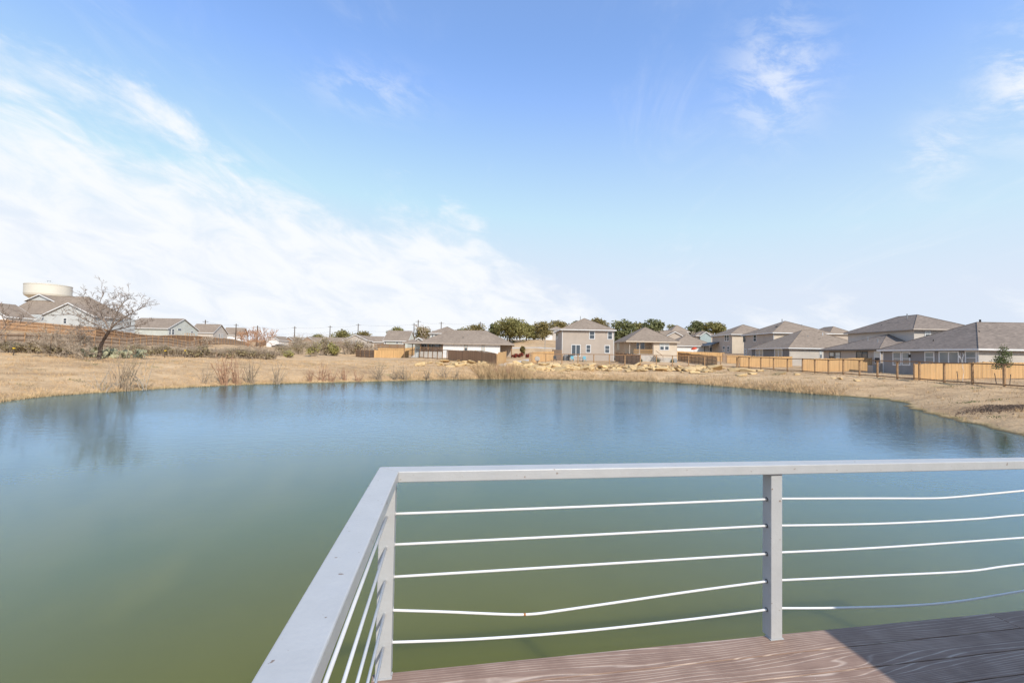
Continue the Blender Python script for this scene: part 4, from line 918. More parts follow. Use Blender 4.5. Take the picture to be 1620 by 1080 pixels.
# ------------------------------------------------------------------ rocks
rock_protos = []
for i in range(9):
    bm = bmesh.new(); r2 = random.Random(100 + i)
    for k in range(18):
        v = Vector((r2.uniform(-1, 1), r2.uniform(-1, 1), r2.uniform(-1, 1)))
        mx = max(abs(c) for c in v); v = v / max(mx, 0.5) * r2.uniform(0.78, 1.0)
        bm.verts.new((v.x*0.5, v.y*0.5, v.z*0.5))
    bmesh.ops.convex_hull(bm, input=bm.verts)
    bmesh.ops.delete(bm, geom=[v for v in bm.verts if not v.link_faces], context='VERTS')
    bmesh.ops.bevel(bm, geom=list(bm.edges), offset=0.025, segments=1, affect='EDGES')
    me = bpy.data.meshes.new('stone'); bm.to_mesh(me); bm.free(); me.materials.append(M['stone_tan']); rock_protos.append(me)
def stone(parent, px, py, wpx, hr=0.34, name='stone', yawr=3.1, tilt=0.22):
    g_ = ground(px, py, 30); w_ = wpx * g_.y / FPX
    o = bpy.data.objects.new(name, random.choice(rock_protos)); COL.objects.link(o)
    sc = Vector((w_, w_*random.uniform(0.6, 0.95), max(0.28, w_*hr*random.uniform(0.75, 1.25))))
    o.scale = sc; o.rotation_euler = (random.gauss(0, tilt), random.gauss(0, tilt), random.uniform(-0.5, 0.5) + random.choice((0, math.pi)))
    base = parent.location if parent else Vector()
    o.location = g_ + Vector((0, 0, sc.z*0.22)) - base
    if parent: o.parent = parent
    return o
rb = empty('rock_bank', ground(715, 577, 30), 'band of tan limestone slabs on the bank below the white porch house', 'rock bank')
for i in range(52):
    px = random.uniform(657, 772); stone(rb, px, random.triangular(571.5, 581.5, 576), random.choice((5, 6, 8, 10, 13, 16, 19)))
rb = empty('rock_bank', ground(940, 584, 30), 'long band of tumbled tan limestone boulders below the wire mesh fence', 'rock bank')
for i in range(285):
    px = random.uniform(801, 1143); u_ = (px - 801)/342
    lo_ = 574.5 + 4.5*u_; hi_ = lo_ + (13 if px > 840 else 9)
    py = random.triangular(lo_, hi_, lo_ + 6)
    stone(rb, px, py, random.choice((5, 6, 7, 8, 9, 11, 13, 16, 20)) * (0.9 + 0.2*(py - lo_)/13))
for (px, py, w_, lb) in ((1180, 587.5, 27, 'large flat limestone slab at the right end of the rock bank'), (1161, 587, 22, 'pale limestone boulder leaning beside the large flat slab'), (1190, 592, 15, 'small limestone boulder in front of the large flat slab'),
        (1202, 587, 11, 'blocky limestone boulder at the far right tip of the rock bank'), (1173, 594, 16, 'wedge shaped limestone boulder on the grass below the slabs'), (1131, 585, 24, 'broad pale limestone slab near the fence bend'),
        (1234, 591.5, 17, 'thin flat limestone slab lying alone on the dry grass'), (1260, 593.5, 10, 'dark low stone lying alone below the cedar fence'), (1319, 599, 8, 'small pale stone on the right bank below the fence'),
        (1329, 600.5, 9, 'low pale stone beside another on the right bank'), (1356, 603, 9, 'pale stone farthest right on the dry bank')):
    o = stone(None, px, py, w_, 0.36, 'boulder', tilt=0.12); tag(o, lb, 'boulder')

# ------------------------------------------------------------------ plants
def leaf_cloud(lobes, n, size, r_, up=0.3, shell=0.45):
    """n leaf clumps spread through ellipsoid lobes [(centre, radii)]"""
    wts = np.array([l[1][0]*l[1][1]*l[1][2] for l in lobes])**0.75; wts /= wts.sum()
    li = r_.choice(len(lobes), n, p=wts); C_ = np.array([l[0] for l in lobes])[li]; Rr = np.array([l[1] for l in lobes])[li]
    d = r_.normal(size=(n, 3)); d /= np.linalg.norm(d, axis=1)[:, None]
    rad = (shell + (1-shell)*r_.random(n)**0.6) * (1 + 0.12*r_.normal(size=n))
    P = C_ + d*rad[:, None]*Rr
    nrm = d + 0.9*r_.normal(size=(n, 3)); nrm[:, 2] += up; nrm /= np.linalg.norm(nrm, axis=1)[:, None]
    a = np.cross(nrm, r_.normal(size=(n, 3))); a /= np.linalg.norm(a, axis=1)[:, None]; b_ = np.cross(nrm, a)
    s_ = size * (0.55 + 0.9*r_.random(n))[:, None]
    k1 = 0.7 + 0.6*r_.random((n, 1)); q = [P + a*s_, P + b_*s_*k1*0.7, P - a*s_*0.8, P - b_*s_*0.6]
    v = np.stack(q, 1).reshape(-1, 3); f_ = np.arange(n*4).reshape(n, 4)
    return v, f_
def np_mesh(name, v, f_, mt, parent=None):
    me = bpy.data.meshes.new(name); me.from_pydata(v.tolist(), [], f_.tolist()); me.update(); return link(name, me, mt, parent)
def grow(mb, p, d, L, r0, depth, rd, bend=0.25, split=(2, 3), spread=0.6, up=0.1, nseg=3, shrink=0.68, minr=0.006):
    pts = [p.copy()]; rs = [r0]; q = p.copy(); dd = d.normalized()
    for i in range(nseg):
        dd = (dd + Vector((rd.gauss(0, bend), rd.gauss(0, bend), rd.gauss(0, bend*0.7) + up*0.3))).normalized()
        q = q + dd*(L/nseg); pts.append(q.copy()); rs.append(max(minr, r0*(1 - 0.45*(i+1)/nseg)))
    mb.tube(pts, rs, 7 if r0 > 0.08 else (5 if r0 > 0.025 else 3), cap=False)
    if depth <= 0: return [q]
    tips = []
    for k in range(rd.randint(*split)):
        at_ = pts[-1] if k < 2 else pts[rd.randint(max(1, nseg-2), nseg)]
        ax = Vector((rd.gauss(0, 1), rd.gauss(0, 1), rd.gauss(0, 0.6))).normalized()
        nd = (dd + ax*spread*rd.uniform(0.6, 1.3) + Vector((0, 0, up))).normalized()
        tips += grow(mb, at_, nd, L*shrink*rd.uniform(0.75, 1.15), max(minr, rs[-1]*rd.uniform(0.62, 0.85)), depth-1, rd, bend, split, spread, up, nseg, shrink, minr)
    return tips
def oak(label, px, ytop, ybot, wpx, Y, mt='leaf_oak', n=2600, seed=0, name='oak_tree', cat='tree'):
    rd = random.Random(seed); r_ = np.random.default_rng(seed)
    x = X_at(px, Y); zb_ = min(gz(x, Y), at(px, ybot, Y).z); zt = at(px, ytop, Y).z; Wd = 1.12*wpx*Y/FPX; Hh = zt - zb_
    root = empty(name, (x, Y, zb_), label, cat, 'oaks behind the houses')
    lobes = []
    ch = Hh*0.62
    for k in range(15):
        a = rd.uniform(0, 6.28); rr_ = rd.uniform(0.1, 0.66)*Wd/2; zz = Hh*rd.uniform(0.26, 0.84); rad = Wd*rd.uniform(0.17, 0.28)
        lobes.append(((rr_*math.cos(a)*1.1, rr_*math.sin(a), min(zz, Hh - rad*0.62)), (rad, rad, rad*0.72)))
    lobes.append(((0, 0, Hh - Wd*0.17), (Wd*0.27, Wd*0.27, Wd*0.17)))
    v, f_ = leaf_cloud(lobes, int(n*1.3), 0.30*max(1, Hh/8), r_, 0.25, 0.3); np_mesh('crown', v, f_, mt, root)
    mb = MB(); tk = 0.05*Hh*0.6
    for l in [None] + lobes[:6]:
        if l is None: mb.tube([(0,0,-0.6),(0.1,0,Hh*0.2),(0.05,0.05,Hh*0.45)], [tk*1.2, tk, tk*0.7], 8, cap=False)
        else: c_ = Vector(l[0]); mb.tube([(0.05,0,Hh*0.22), Vector((c_.x*0.5, c_.y*0.5, Hh*0.4)), c_], [tk*0.6, tk*0.4, tk*0.12], 5, cap=False)
    mb.build('trunk', 'bark_dark', root); return root
oak('large rounded oak on the hill behind the white porch house', 806, 503.5, 541, 58, 150, 'leaf_oak', 4200, 1)
oak('smaller oak at the right shoulder of the large rounded oak', 832, 511, 540, 26, 156, 'leaf_oak', 1800, 2)
oak('thin crowned oak just above the roof of the white porch house', 752, 512, 540, 34, 158, 'leaf_gold', 1200, 3)
oak('dark oak left of the large rounded oak', 781, 511, 540, 22, 164, 'leaf_dark', 1500, 4)
oak('golden green oak in front of the white hill house', 858, 508, 540, 34, 178, 'leaf_gold', 2200, 5)
oak('golden oak behind the hilltop houses', 884, 505.5, 535, 34, 230, 'leaf_gold', 2200, 6)
oak('olive oak showing above the right slope of the tan house roof', 944, 502, 540, 42, 170, 'leaf_gold', 2400, 7)
oak('dense dark oak right of the tan two-storey house', 985, 504.5, 540, 44, 150, 'leaf_dark', 3200, 8)
oak('dense dark oak above the cream house roof', 1032, 503.5, 540, 46, 156, 'leaf_dark', 3200, 9)
oak('dark oak left of the steep roofed house on the rise', 1102, 506.5, 536, 34, 200, 'leaf_dark', 2200, 10)
oak('broad oak right of the steep roofed house on the rise', 1126, 508, 538, 34, 190, 'leaf_oak', 2400, 11)
oak('low oak at the far left of the tree line', 503, 528, 541, 24, 215, 'leaf_oak', 1400, 12)
oak('broad green oak behind the blue-grey gabled house', 540, 522, 541, 36, 200, 'leaf_oak', 2200, 13)
oak('oak behind the roof of the tan gabled house', 571, 523.5, 541, 30, 200, 'leaf_gold', 1800, 14)
oak('oak behind the tall roof of the pale grey house', 628, 516.5, 541, 30, 185, 'leaf_oak', 2000, 15)
oak('grey-green oak right of the pale grey house roof', 668, 517, 541, 36, 190, 'leaf_gold', 1900, 16)
oak('distant oak at the foot of the hill below the bare brush', 912, 507, 535, 20, 230, 'leaf_oak', 1200, 17)
oak('rounded oak filling the skyline left of the golden green oak', 843, 514, 541, 24, 186, 'leaf_oak', 1700, 19)
oak('low hazy oak behind the utility poles at the white porch house', 728, 519, 541, 26, 200, 'leaf_dark', 1300, 20)
oak('low olive oak between the two dark oaks', 1008, 509, 541, 30, 175, 'leaf_oak', 1900, 22)
oak('low oak right of the cream house roof', 1062, 513, 541, 26, 205, 'leaf_oak', 1500, 23)
oak('small round tree in the yard beside the concrete channel', 827, 548, 557, 8, 104, 'leaf_gold', 500, 18, 'small_tree')

def bare_tree(label, px, py, htpx, seed, Y=None, depth=5, lean=(0, 0), r0=0.10, mt='bark_grey', first=0.3, spread=0.75, name='bare_tree', trunks=1, up=0.08, split=(2, 3), base_z=None):
    rd = random.Random(seed); g_ = ground(px, py, 18) if Y is None else Vector((X_at(px, Y), Y, gz(X_at(px, Y), Y)))
    Hh = htpx*g_.y/FPX; root = empty(name, g_, label, 'tree')
    mb = MB()
    for k in range(trunks):
        d = Vector((lean[0] + (rd.gauss(0, 0.4) if trunks > 1 else 0), lean[1] + (rd.gauss(0, 0.3) if trunks > 1 else 0), 1))
        p_ = Vector((rd.gauss(0, 0.1) if trunks > 1 else 0, rd.gauss(0, 0.1) if trunks > 1 else 0, -0.2))
        pts = [p_, p_ + d.normalized()*Hh*first*0.5, p_ + d.normalized()*Hh*first]
        mb.tube(pts, [r0*1.25, r0, r0*0.85], 8, cap=False)
        tr = MB()
        for j in range(3 if trunks == 1 else 2):
            a = rd.uniform(0, 6.28); nd = Vector((math.cos(a)*spread + lean[0]*0.4, math.sin(a)*spread, rd.uniform(0.5, 1.0)))
            grow(mb, pts[-1] if j else pts[1], nd, Hh*(0.36 if trunks == 1 else 0.30), r0*0.62, depth-1, rd, 0.26, split, spread*0.85, up, 3, 0.78, 0.00032*g_.y if g_.y > 60 else (0.018 if trunks == 1 else 0.013))
    mb.build('branches', mt, root); return root
def mesquite():
    Y = 46.0; rd = random.Random(77); base = Vector((X_at(157, Y), Y, gz(X_at(157, Y), Y))); root = empty('mesquite_tree', base, 'spreading leafless mesquite with dark leaning trunk in front of the left fence', 'tree')
    P = lambda px, py, dy=0.0: at(px, py, Y + dy) - base
    mb = MB(); mb.tube([Vector((-0.05, 0, -0.3)), P(160, 545), P(166, 534), P(173, 523)], [0.21, 0.17, 0.15, 0.13], 9, cap=False); mb.build('trunk', 'bark_dark', root)
    limbs = [[(173,523,0),(166,508,0.3),(159,492,0.5),(158,478,0.6),(163,467,0.8)], [(173,523,0),(185,510,-0.3),(200,500,-0.4),(214,492,-0.2),(224,487,0)], [(169,528,0),(155,515,-0.4),(140,508,-0.6),(122,500,-0.8),(108,496,-0.7)],
             [(166,508,0.3),(152,497,0.5),(143,484,0.9),(139,473,1.1)], [(173,523,0),(181,505,0.6),(187,490,0.9),(196,478,1.0),(203,472,1.0)], [(172,524,0),(190,520,0.4),(207,516,0.8),(220,514,0.8)], [(160,517,-0.3),(148,522,-0.7),(132,524,-1.0),(118,522,-1.0)]]
    for L in limbs:
        pts = [P(*q) for q in L]; n_ = len(pts); lm = MB(); rs = [0.10*(1 - 0.75*i/(n_-1)) for i in range(n_)]; lm.tube(spline(pts, 3), [0.085*(1 - 0.72*i/((n_-1)*3)) for i in range((n_-1)*3 + 1)], 6, cap=False)
        for i in range(1, n_):
            for k in range(5 if i < n_-1 else 4):
                p_ = pts[i-1].lerp(pts[i], rd.uniform(0.2, 1.0)); d = (pts[i]-pts[i-1]).normalized() + Vector((rd.gauss(0, 0.8), rd.gauss(0, 0.6), rd.gauss(0.35, 0.6)))
                grow(lm, p_, d, rd.uniform(0.45, 0.85), 0.03, 3, rd, 0.3, (2, 3), 0.7, 0.08, 3, 0.72, 0.0125)
        lm.build('limb', 'bark_grey', root)
mesquite()
bare_tree('dense grey leafless thicket left of the leaning mesquite', 96, 553, 58, 22, Y=45, depth=6, r0=0.05, mt='twig_grey', first=0.15, spread=0.9, name='bare_shrub', trunks=6)
bare_tree('grey leafless thicket at the foot of the leaning mesquite', 135, 556, 36, 23, Y=45, depth=5, r0=0.04, mt='twig_grey', first=0.15, spread=0.8, name='bare_shrub', trunks=5)
bare_tree('leafless tree reaching in from the left edge', -14, 553, 72, 24, Y=44, depth=5, lean=(0.1, 0), r0=0.10, mt='bark_grey', first=0.35, spread=0.9)
bare_tree('slender reddish leafless tree beyond the left lawn', 408, 560, 46, 25, Y=92, depth=5, r0=0.10, mt='twig_red', first=0.2, spread=0.6, trunks=3)
bare_tree('low reddish leafless tree left of the far garage', 392, 552, 32, 26, Y=130, depth=5, r0=0.12, mt='twig_red', first=0.2, spread=0.8, trunks=3)
bare_tree('grey leafless brush below the third hill house', 325, 545, 24, 27, Y=118, depth=4, r0=0.09, mt='twig_grey', first=0.15, spread=0.8, trunks=4, name='bare_shrub')
bare_tree('broad grey leafless brush below the tan gabled house', 575, 558, 22, 28, Y=122, depth=5, r0=0.09, mt='twig_grey', first=0.15, spread=1.0, trunks=5, name='bare_shrub')
bare_tree('second grey leafless brush right of the broad one', 597, 558, 20, 29, Y=120, depth=4, r0=0.08, mt='twig_grey', first=0.15, spread=1.0, trunks=5, name='bare_shrub')
bare_tree('grey leafless brush at the left of the broad one', 552, 560, 18, 30, Y=118, depth=4, r0=0.08, mt='twig_grey', first=0.15, spread=1.0, trunks=5, name='bare_shrub')
bare_tree('leafless grey tree between the oaks on the rise', 1098, 540, 26, 31, Y=165, depth=5, r0=0.2, mt='twig_grey', first=0.25, spread=0.8)
bare_tree('leafless tree right of the pale grey house roof', 672, 541, 26, 32, Y=170, depth=5, r0=0.2, mt='twig_grey', first=0.25, spread=0.8)

# whip-like saplings standing in the water margin
def sapling(label, px, py, htpx, wpx, n, seed, mt='twig_tan', thick=0.018, name='willow_sapling', depth=1):
    rd = random.Random(seed); g_ = ground(px, py, 18); sc = g_.y/FPX; Hh = htpx*sc; Wd = wpx*sc; root = None; mb = MB()
    for k in range(int(n*1.5)):
        bx = rd.gauss(0, Wd*0.12); tx = rd.uniform(-1, 1)*Wd*0.5; hh = Hh*rd.uniform(0.55, 1.05)*(1 - 0.25*abs(tx)/(Wd*0.5+1e-6)); ty = rd.gauss(0, Wd*0.25)
        p0 = Vector((bx, rd.gauss(0, Wd*0.05), -0.25)); p3 = Vector((bx + tx, ty, hh)); pm = p0.lerp(p3, 0.45) + Vector((-tx*0.14 + rd.gauss(0, 0.04), 0, hh*0.05)); pn = p0.lerp(p3, 0.75) + Vector((rd.gauss(0, 0.05), 0, 0.02))
        t_ = 1.6*thick*rd.uniform(0.6, 1.2); mb.tube([p0, pm, pn, p3], [t_, t_*0.75, t_*0.5, t_*0.22], 4, cap=False)
        for j in range(rd.randint(2, 5)):
            f0 = rd.uniform(0.35, 0.9); q = p0.lerp(p3, f0); e = Vector((rd.gauss(0, 0.25), rd.gauss(0, 0.25), rd.uniform(0.15, 0.5)))*Hh*0.28
            mb.tube([q, q + e*0.5 + Vector((0,0,0.02)), q + e], [t_*0.45, t_*0.3, t_*0.15], 3, cap=False)
    o = mb.build(name, mt); o.location = g_; return tag(o, label, 'sapling', 'leafless saplings at the water edge')
sapling('large leafless clump of many upright whips at the left shore', 192, 619, 66, 52, 16, 41, 'twig_tan', 0.022)
sapling('low wide leafless clump at the base of the large left clump', 165, 621, 40, 60, 7, 42, 'twig_grey', 0.018)
sapling('two long leaning bare stems right of the large left clump', 226, 620, 60, 44, 5, 43, 'twig_grey', 0.022)
sapling('slender leafless sapling left of the tall reddish whips', 326, 611.5, 38, 26, 8, 44, 'twig_tan', 0.018)
sapling('tall reddish leafless whips at the middle of the left shore', 354, 610.5, 62, 34, 15, 45, 'twig_red', 0.024)
sapling('reddish leafless clump right beside the tall whips', 374, 610, 45, 26, 11, 46, 'twig_red', 0.022)
sapling('dark based leafless clump before the lone sapling', 397, 609.5, 48, 30, 12, 47, 'twig_tan', 0.026)
sapling('lone leafless sapling right of the dark based clump', 438, 608.5, 42, 30, 9, 48, 'twig_tan', 0.024)
for i, (px, h_, w_, n_, lb) in enumerate(((490, 24, 20, 8, 'low reddish whips right of the lone sapling'), (508, 32, 26, 12, 'reddish bushy whips before the grey slope'), (524, 24, 22, 9, 'short reddish whips second clump on the shore'), (545, 24, 20, 10, 'short rusty whips below the brush slope'), (566, 18, 24, 9, 'low rusty whips left of the tall pair'),
      (600, 34, 26, 14, 'tall tan whips left of the pair below the cedar panels'), (625, 26, 24, 12, 'tan whips below the lit cedar panels'), (640, 28, 22, 12, 'tan whips just right below the lit cedar panels'), (676, 22, 26, 9, 'thin tan whips below the left rock band'), (703, 26, 24, 10, 'thin tan whips below the middle of the left rock band'), (722, 18, 20, 8, 'low tan whips left of the reed bed'))):
    sapling(lb, px, 603.5 + (560-px)*0.016, h_, w_, n_, 60+i, ('twig_red' if px < 580 else 'twig_tan'), 0.022)
for i, (px, h_, lb) in enumerate(((785, 22, 'bare reddish whips standing in the reed bed left of the channel'), (806, 26, 'taller bare whips standing in the reed bed below the channel'))):
    sapling(lb, px, 597, h_, 16, 8, 80+i, 'twig_red', 0.028)

def bush(label, px, py, htpx, wpx, seed, mt='leaf_olive', n=700, Y=None, size=0.09, twig='twig_grey', name='shrub', tw=30):
    rd = random.Random(seed); r_ = np.random.default_rng(seed); g_ = ground(px, py, 18) if Y is None else Vector((X_at(px, Y), Y, gz(X_at(px, Y), Y)))
    sc = g_.y/FPX; Hh = htpx*sc; Wd = wpx*sc; root = empty(name, g_, label, 'shrub', 'dry brush along the fences'); lobes = []
    for k in range(7):
        a = rd.uniform(0, 6.28); rr_ = rd.uniform(0, 0.32)*Wd; rad = Wd*rd.uniform(0.14, 0.24); lobes.append(((rr_*math.cos(a), rr_*math.sin(a)*0.7, Hh*rd.uniform(0.25, 0.72)), (rad, rad, Hh*0.27)))
    if n:
        v, f_ = leaf_cloud(lobes, n, size*max(1, g_.y/50), r_, 0.3, 0.2); np_mesh('foliage', v, f_, mt, root)
    mb = MB()
    for k in range(tw):
        a = rd.uniform(0, 6.28); rr_ = rd.uniform(0.1, 0.5)*Wd; hh = Hh*rd.uniform(0.5, 1.1); q = Vector((rr_*math.cos(a), rr_*math.sin(a)*0.7, hh)); m_ = q*0.5 + Vector((rd.gauss(0, .1), rd.gauss(0, .1), 0.1)); t_ = 0.018*max(1, g_.y/55)
        b0 = Vector((q.x*0.35, q.y*0.35, -0.1)); mb.tube([b0, m_, q], [t_, t_*0.7, t_*0.3], 3, cap=False)
        for j in range(5):
            p_ = m_.lerp(q, rd.random()); e = Vector((rd.gauss(0, 1), rd.gauss(0, 1), rd.uniform(0, 1.2))).normalized()*Hh*rd.uniform(0.15, 0.35); mb.tube([p_, p_ + e], [t_*0.5, t_*0.2], 3, cap=False)
    mb.build('twigs', twig, root); return root
BUSH = [(8,556,30,40,'leaf_olive',900,'olive shrub at the left edge before the lower fence'),(38,558,24,44,'leaf_olive',700,'low olive grey shrub between the old posts on the left'),(66,556,30,44,'leaf_olive',600,'olive shrub with bare twigs left of the grey thicket'),
 (92,562,22,46,'leaf_olive',200,'pale dry shrub in front of the grey thicket'),(118,562,18,40,'leaf_olive',150,'pale dry shrub left of the prickly pears'),(150,553,22,26,'leaf_yellowgreen',700,'yellow green shrub under the leaning mesquite'),
 (200,556,26,50,'leaf_olive',150,'dry tan brush right of the leaning mesquite'),(236,557,24,44,'leaf_olive',250,'dry brush behind the right prickly pears'),(254,553,26,34,'leaf_olive',900,'olive shrub against the lower fence below the second hill house'),
 (284,560,22,46,'leaf_olive',100,'dry grey brush before the lower fence'),(312,557,28,44,'leaf_olive',700,'olive grey shrub below the third hill house'),(338,560,22,40,'leaf_olive',100,'dry twiggy brush beside the old post'),
 (362,561,24,34,'leaf_olive',300,'dry olive brush behind the tall reddish whips'),(385,561,26,36,'leaf_olive',700,'olive green shrub behind the dark based clump'),(412,561,24,40,'leaf_olive',60,'grey twiggy brush behind the lone sapling'),
 (446,563,22,40,'leaf_olive',250,'dry grey brush at the end of the lower fence'),(458,566,12,24,'leaf_yellowgreen',600,'low bright yellow green weed clump at the lawn edge'),(474,560,30,36,'leaf_olive',300,'dry twiggy brush on the slope below the brick house'),
 (497,564,26,34,'leaf_yellowgreen',900,'yellow green shrub left of the pair on the slope'),(512,562,30,30,'leaf_olive',700,'olive shrub between the yellow green pair'),(530,563,28,34,'leaf_yellowgreen',1100,'large yellow green shrub right of the pair on the slope'),
 (548,560,24,30,'leaf_olive',80,'dry brush left of the dark fence panels'),(430,556,18,40,'leaf_olive',60,'dry brush on the bank above the lawn end'),(490,552,16,40,'leaf_olive',60,'dry brush high on the slope below the parked cars')]
_side = ('left', 'right')
for i, (px, lb) in enumerate(((24, 'dry grey brush right of the olive edge shrub'), (52, 'dry tan brush filling below the lower fence left of the thicket'), (80, 'dry brush around the leaning old post'), (108, 'dry grey brush right of the thicket'), (172, 'dry brush just right of the mesquite trunk'), (218, 'tan brush above the right prickly pears'), (268, 'dry brush right of the olive shrub by the lower fence'), (298, 'dry tan brush left of the olive grey shrub'), (326, 'tan brush between the olive grey shrub and the old post'), (352, 'dry brush right of the dark old post'), (374, 'low tan brush left of the olive green shrub'), (400, 'dry brush right of the olive green shrub'), (428, 'tan brush left of the end of the lower fence'), (466, 'dry brush behind the bright weed clump'), (560, 'low grey brush beside the dark fence panels'))):
    BUSH.append((px, 560, 18 + (i*7) % 9, 40, 'leaf_olive', 120 + 60*(i % 3), lb))
for i, (px, py, h_, w_, mt_, n_, lb) in enumerate(BUSH):
    Yb_ = None if px > 440 else 47 + max(0, px - 60)*0.052
    bush(lb, px, py, h_*0.74 if px < 440 else h_, w_, 200+i, mt_, n_, Y=Yb_, tw=64)
for i, (px, lb) in enumerate(((815, 'red leaved shrub left of the pair beside the channel'), (825, 'red leaved shrub in the middle beside the channel'), (834, 'red leaved shrub right of the pair beside the channel'))):
    bush(lb, px, 563, 7.5, 12, 300+i, 'leaf_red', 500, Y=98, size=0.07, tw=10)
for i, (px, py, lb) in enumerate(((1014.5, 566, 'green weed tuft at the foot of the cream porch'), (1040, 568, 'green weed tuft beside the porch steps'), (1064, 569, 'green weed tuft by the air conditioner'))):
    bush(lb, px, py, 5, 6, 320+i, 'leaf_young', 260, Y=88.5, size=0.06, tw=6)

# prickly pears
def pear(label, px, py, wpx, hpx, n, seed):
    rd = random.Random(seed); g_ = ground(px, py, 18); sc = g_.y/FPX; mb = MB(); Wd = wpx*sc; Hh = hpx*sc
    for k in range(n):
        c_ = Vector((rd.triangular(-0.5, 0.5, 0)*Wd, rd.gauss(0, 0.22), Hh*rd.uniform(0.05, 0.85))); a = rd.uniform(0, 3.14); tl = rd.gauss(0, 0.5); rad = rd.uniform(0.13, 0.22)
        Mx = Matrix.Translation(c_) @ Matrix.Rotation(a, 4, 'Z') @ Matrix.Rotation(tl, 4, 'Y') @ Matrix.Diagonal((rad*0.85, 0.035, rad*1.15, 1)); i0 = len(mb.v)
        for ri, (rr_, yy) in enumerate(((1, 0), (0.75, 0.8), (0.75, -0.8))):
            for q in range(10): t_ = 6.283*q/10; mb.v.append(tuple(Mx @ Vector((rr_*math.cos(t_), yy, rr_*math.sin(t_)))))
        for q in range(10):
            q2 = (q+1) % 10; mb.f += [(i0+q, i0+q2, i0+10+q2, i0+10+q), (i0+q2, i0+q, i0+20+q, i0+20+q2)]
        mb.f += [tuple(i0+10+q for q in range(10)), tuple(i0+20+q for q in reversed(range(10)))]
    o = mb.build('prickly_pear', 'pear_pad'); o.location = g_; return tag(o, label, 'cactus', 'prickly pears before the left fence')
for i, (px, py, w_, h_, n_, lb) in enumerate(((138, 565, 16, 13, 16, 'prickly pear clump farthest left under the mesquite'), (156, 567, 20, 14, 22, 'pale prickly pear clump second from the left'), (178, 566, 20, 16, 22, 'tall prickly pear clump in the middle of the row'), (200, 567, 16, 13, 16, 'prickly pear clump second from the right'), (220, 567, 16, 15, 22, 'round prickly pear clump at the right end of the row'))):
    pear(lb, px, py, w_*1.25, h_, int(n_*2.2), 400+i)

# young tree by the right fence, with stakes
q = on_x(1587, 600, FX + 1.3); zq = gz(q.x, q.y); T_ = empty('young_tree', (q.x, q.y, zq), 'small young evergreen tree behind the nearest mesh fence post', 'tree')
Hh = at(1587, 541, q.y).z - zq; r_ = np.random.default_rng(5)
lobes = [((0, 0, Hh*0.62), (0.55, 0.55, 0.75)), ((0.25, 0.1, Hh*0.5), (0.6, 0.5, 0.4)), ((-0.3, 0, Hh*0.55), (0.5, 0.5, 0.45)), ((0.05, 0, Hh*0.82), (0.32, 0.32, 0.5)), ((0.4, 0, Hh*0.72), (0.4, 0.4, 0.35)), ((-0.35, 0.1, Hh*0.42), (0.4, 0.4, 0.25))]
v, f_ = leaf_cloud(lobes, 1500, 0.055, r_, 0.3, 0.1); np_mesh('crown', v, f_, 'leaf_young', T_)
mb = MB(); rd = random.Random(8); mb.tube([(0,0,-0.2),(0.02,0,Hh*0.4),(0,0.02,Hh*0.9)], [0.035, 0.028, 0.01], 6)
for k in range(22):
    z_ = Hh*rd.uniform(0.35, 0.8); a = rd.uniform(0, 6.28); e = Vector((math.cos(a)*0.65, math.sin(a)*0.6, rd.uniform(0.2, 0.7))); mb.tube([(0, 0, z_), Vector((0,0,z_)) + e*0.5, Vector((0,0,z_)) + e], [0.012, 0.008, 0.004], 4)
mb.build('trunk', 'bark_grey', T_)
for (px, py, tx, lb) in ((1516, 601, -5, 'leaning thin wooden stake left of the white barked sapling'), (1577, 605, -8, 'leaning thin wooden stake left of the young tree'), (1597, 606, 5, 'leaning thin wooden stake right of the young tree')):
    q = on_x(px, py, FX + 2.2); z_ = gz(q.x, q.y); mb = MB(); mb.obox(Vector((0,0,-0.2)), Vector((1,0,0)), Vector((0,1,0)), Vector((tx*0.02, 0, 1)), -0.02, 0.02, -0.02, 0.02, 0, 1.15)
    o = mb.build('stake', 'pole_wood'); o.location = (q.x, q.y, z_); tag(o, lb, 'stake')
q = on_x(1523, 601, FX + 1.6); mb = MB(); rd = random.Random(9); grow(mb, Vector((0,0,-0.1)), Vector((0.25,0,1)), 1.1, 0.022, 3, rd, 0.15, (2, 3), 0.5, 0.1); o = mb.build('sapling', 'white_trim'); o.location = (q.x, q.y, gz(q.x, q.y)); tag(o, 'pale barked leafless sapling in the nearest right yard', 'sapling')

# old field posts with yellow caps in front of the brush
for i, (px, py, h_, cap, lb) in enumerate(((21, 562, 11, 1, 'short old post with yellow cap near the left edge'), (79, 564, 19, 0, 'leaning old post left of the prickly pears'), (260, 566, 11, 1, 'short old post with yellow cap right of the prickly pears'), (292, 566, 11, 1, 'short old post with yellow cap before the dry brush'), (342, 561, 12, 0, 'dark old post behind the tall reddish whips'), (433, 566, 11, 0, 'dark old post right of the lone sapling'))):
    g_ = ground(px, py, 18); root = empty('old_post', g_, lb, 'post', 'old field posts on the left'); hh = h_*g_.y/FPX; ln = random.uniform(-0.12, 0.16)
    mb = MB(); mb.tube([(0,0,-0.3),(ln*hh,0,hh)], 0.05, 6); mb.build('shaft', 'pole_wood', root)
    if cap: MB().box(ln*hh-0.09, ln*hh+0.09, -0.05, 0.05, hh-0.03, hh+0.07).build('cap', 'plastic_yellow', root)

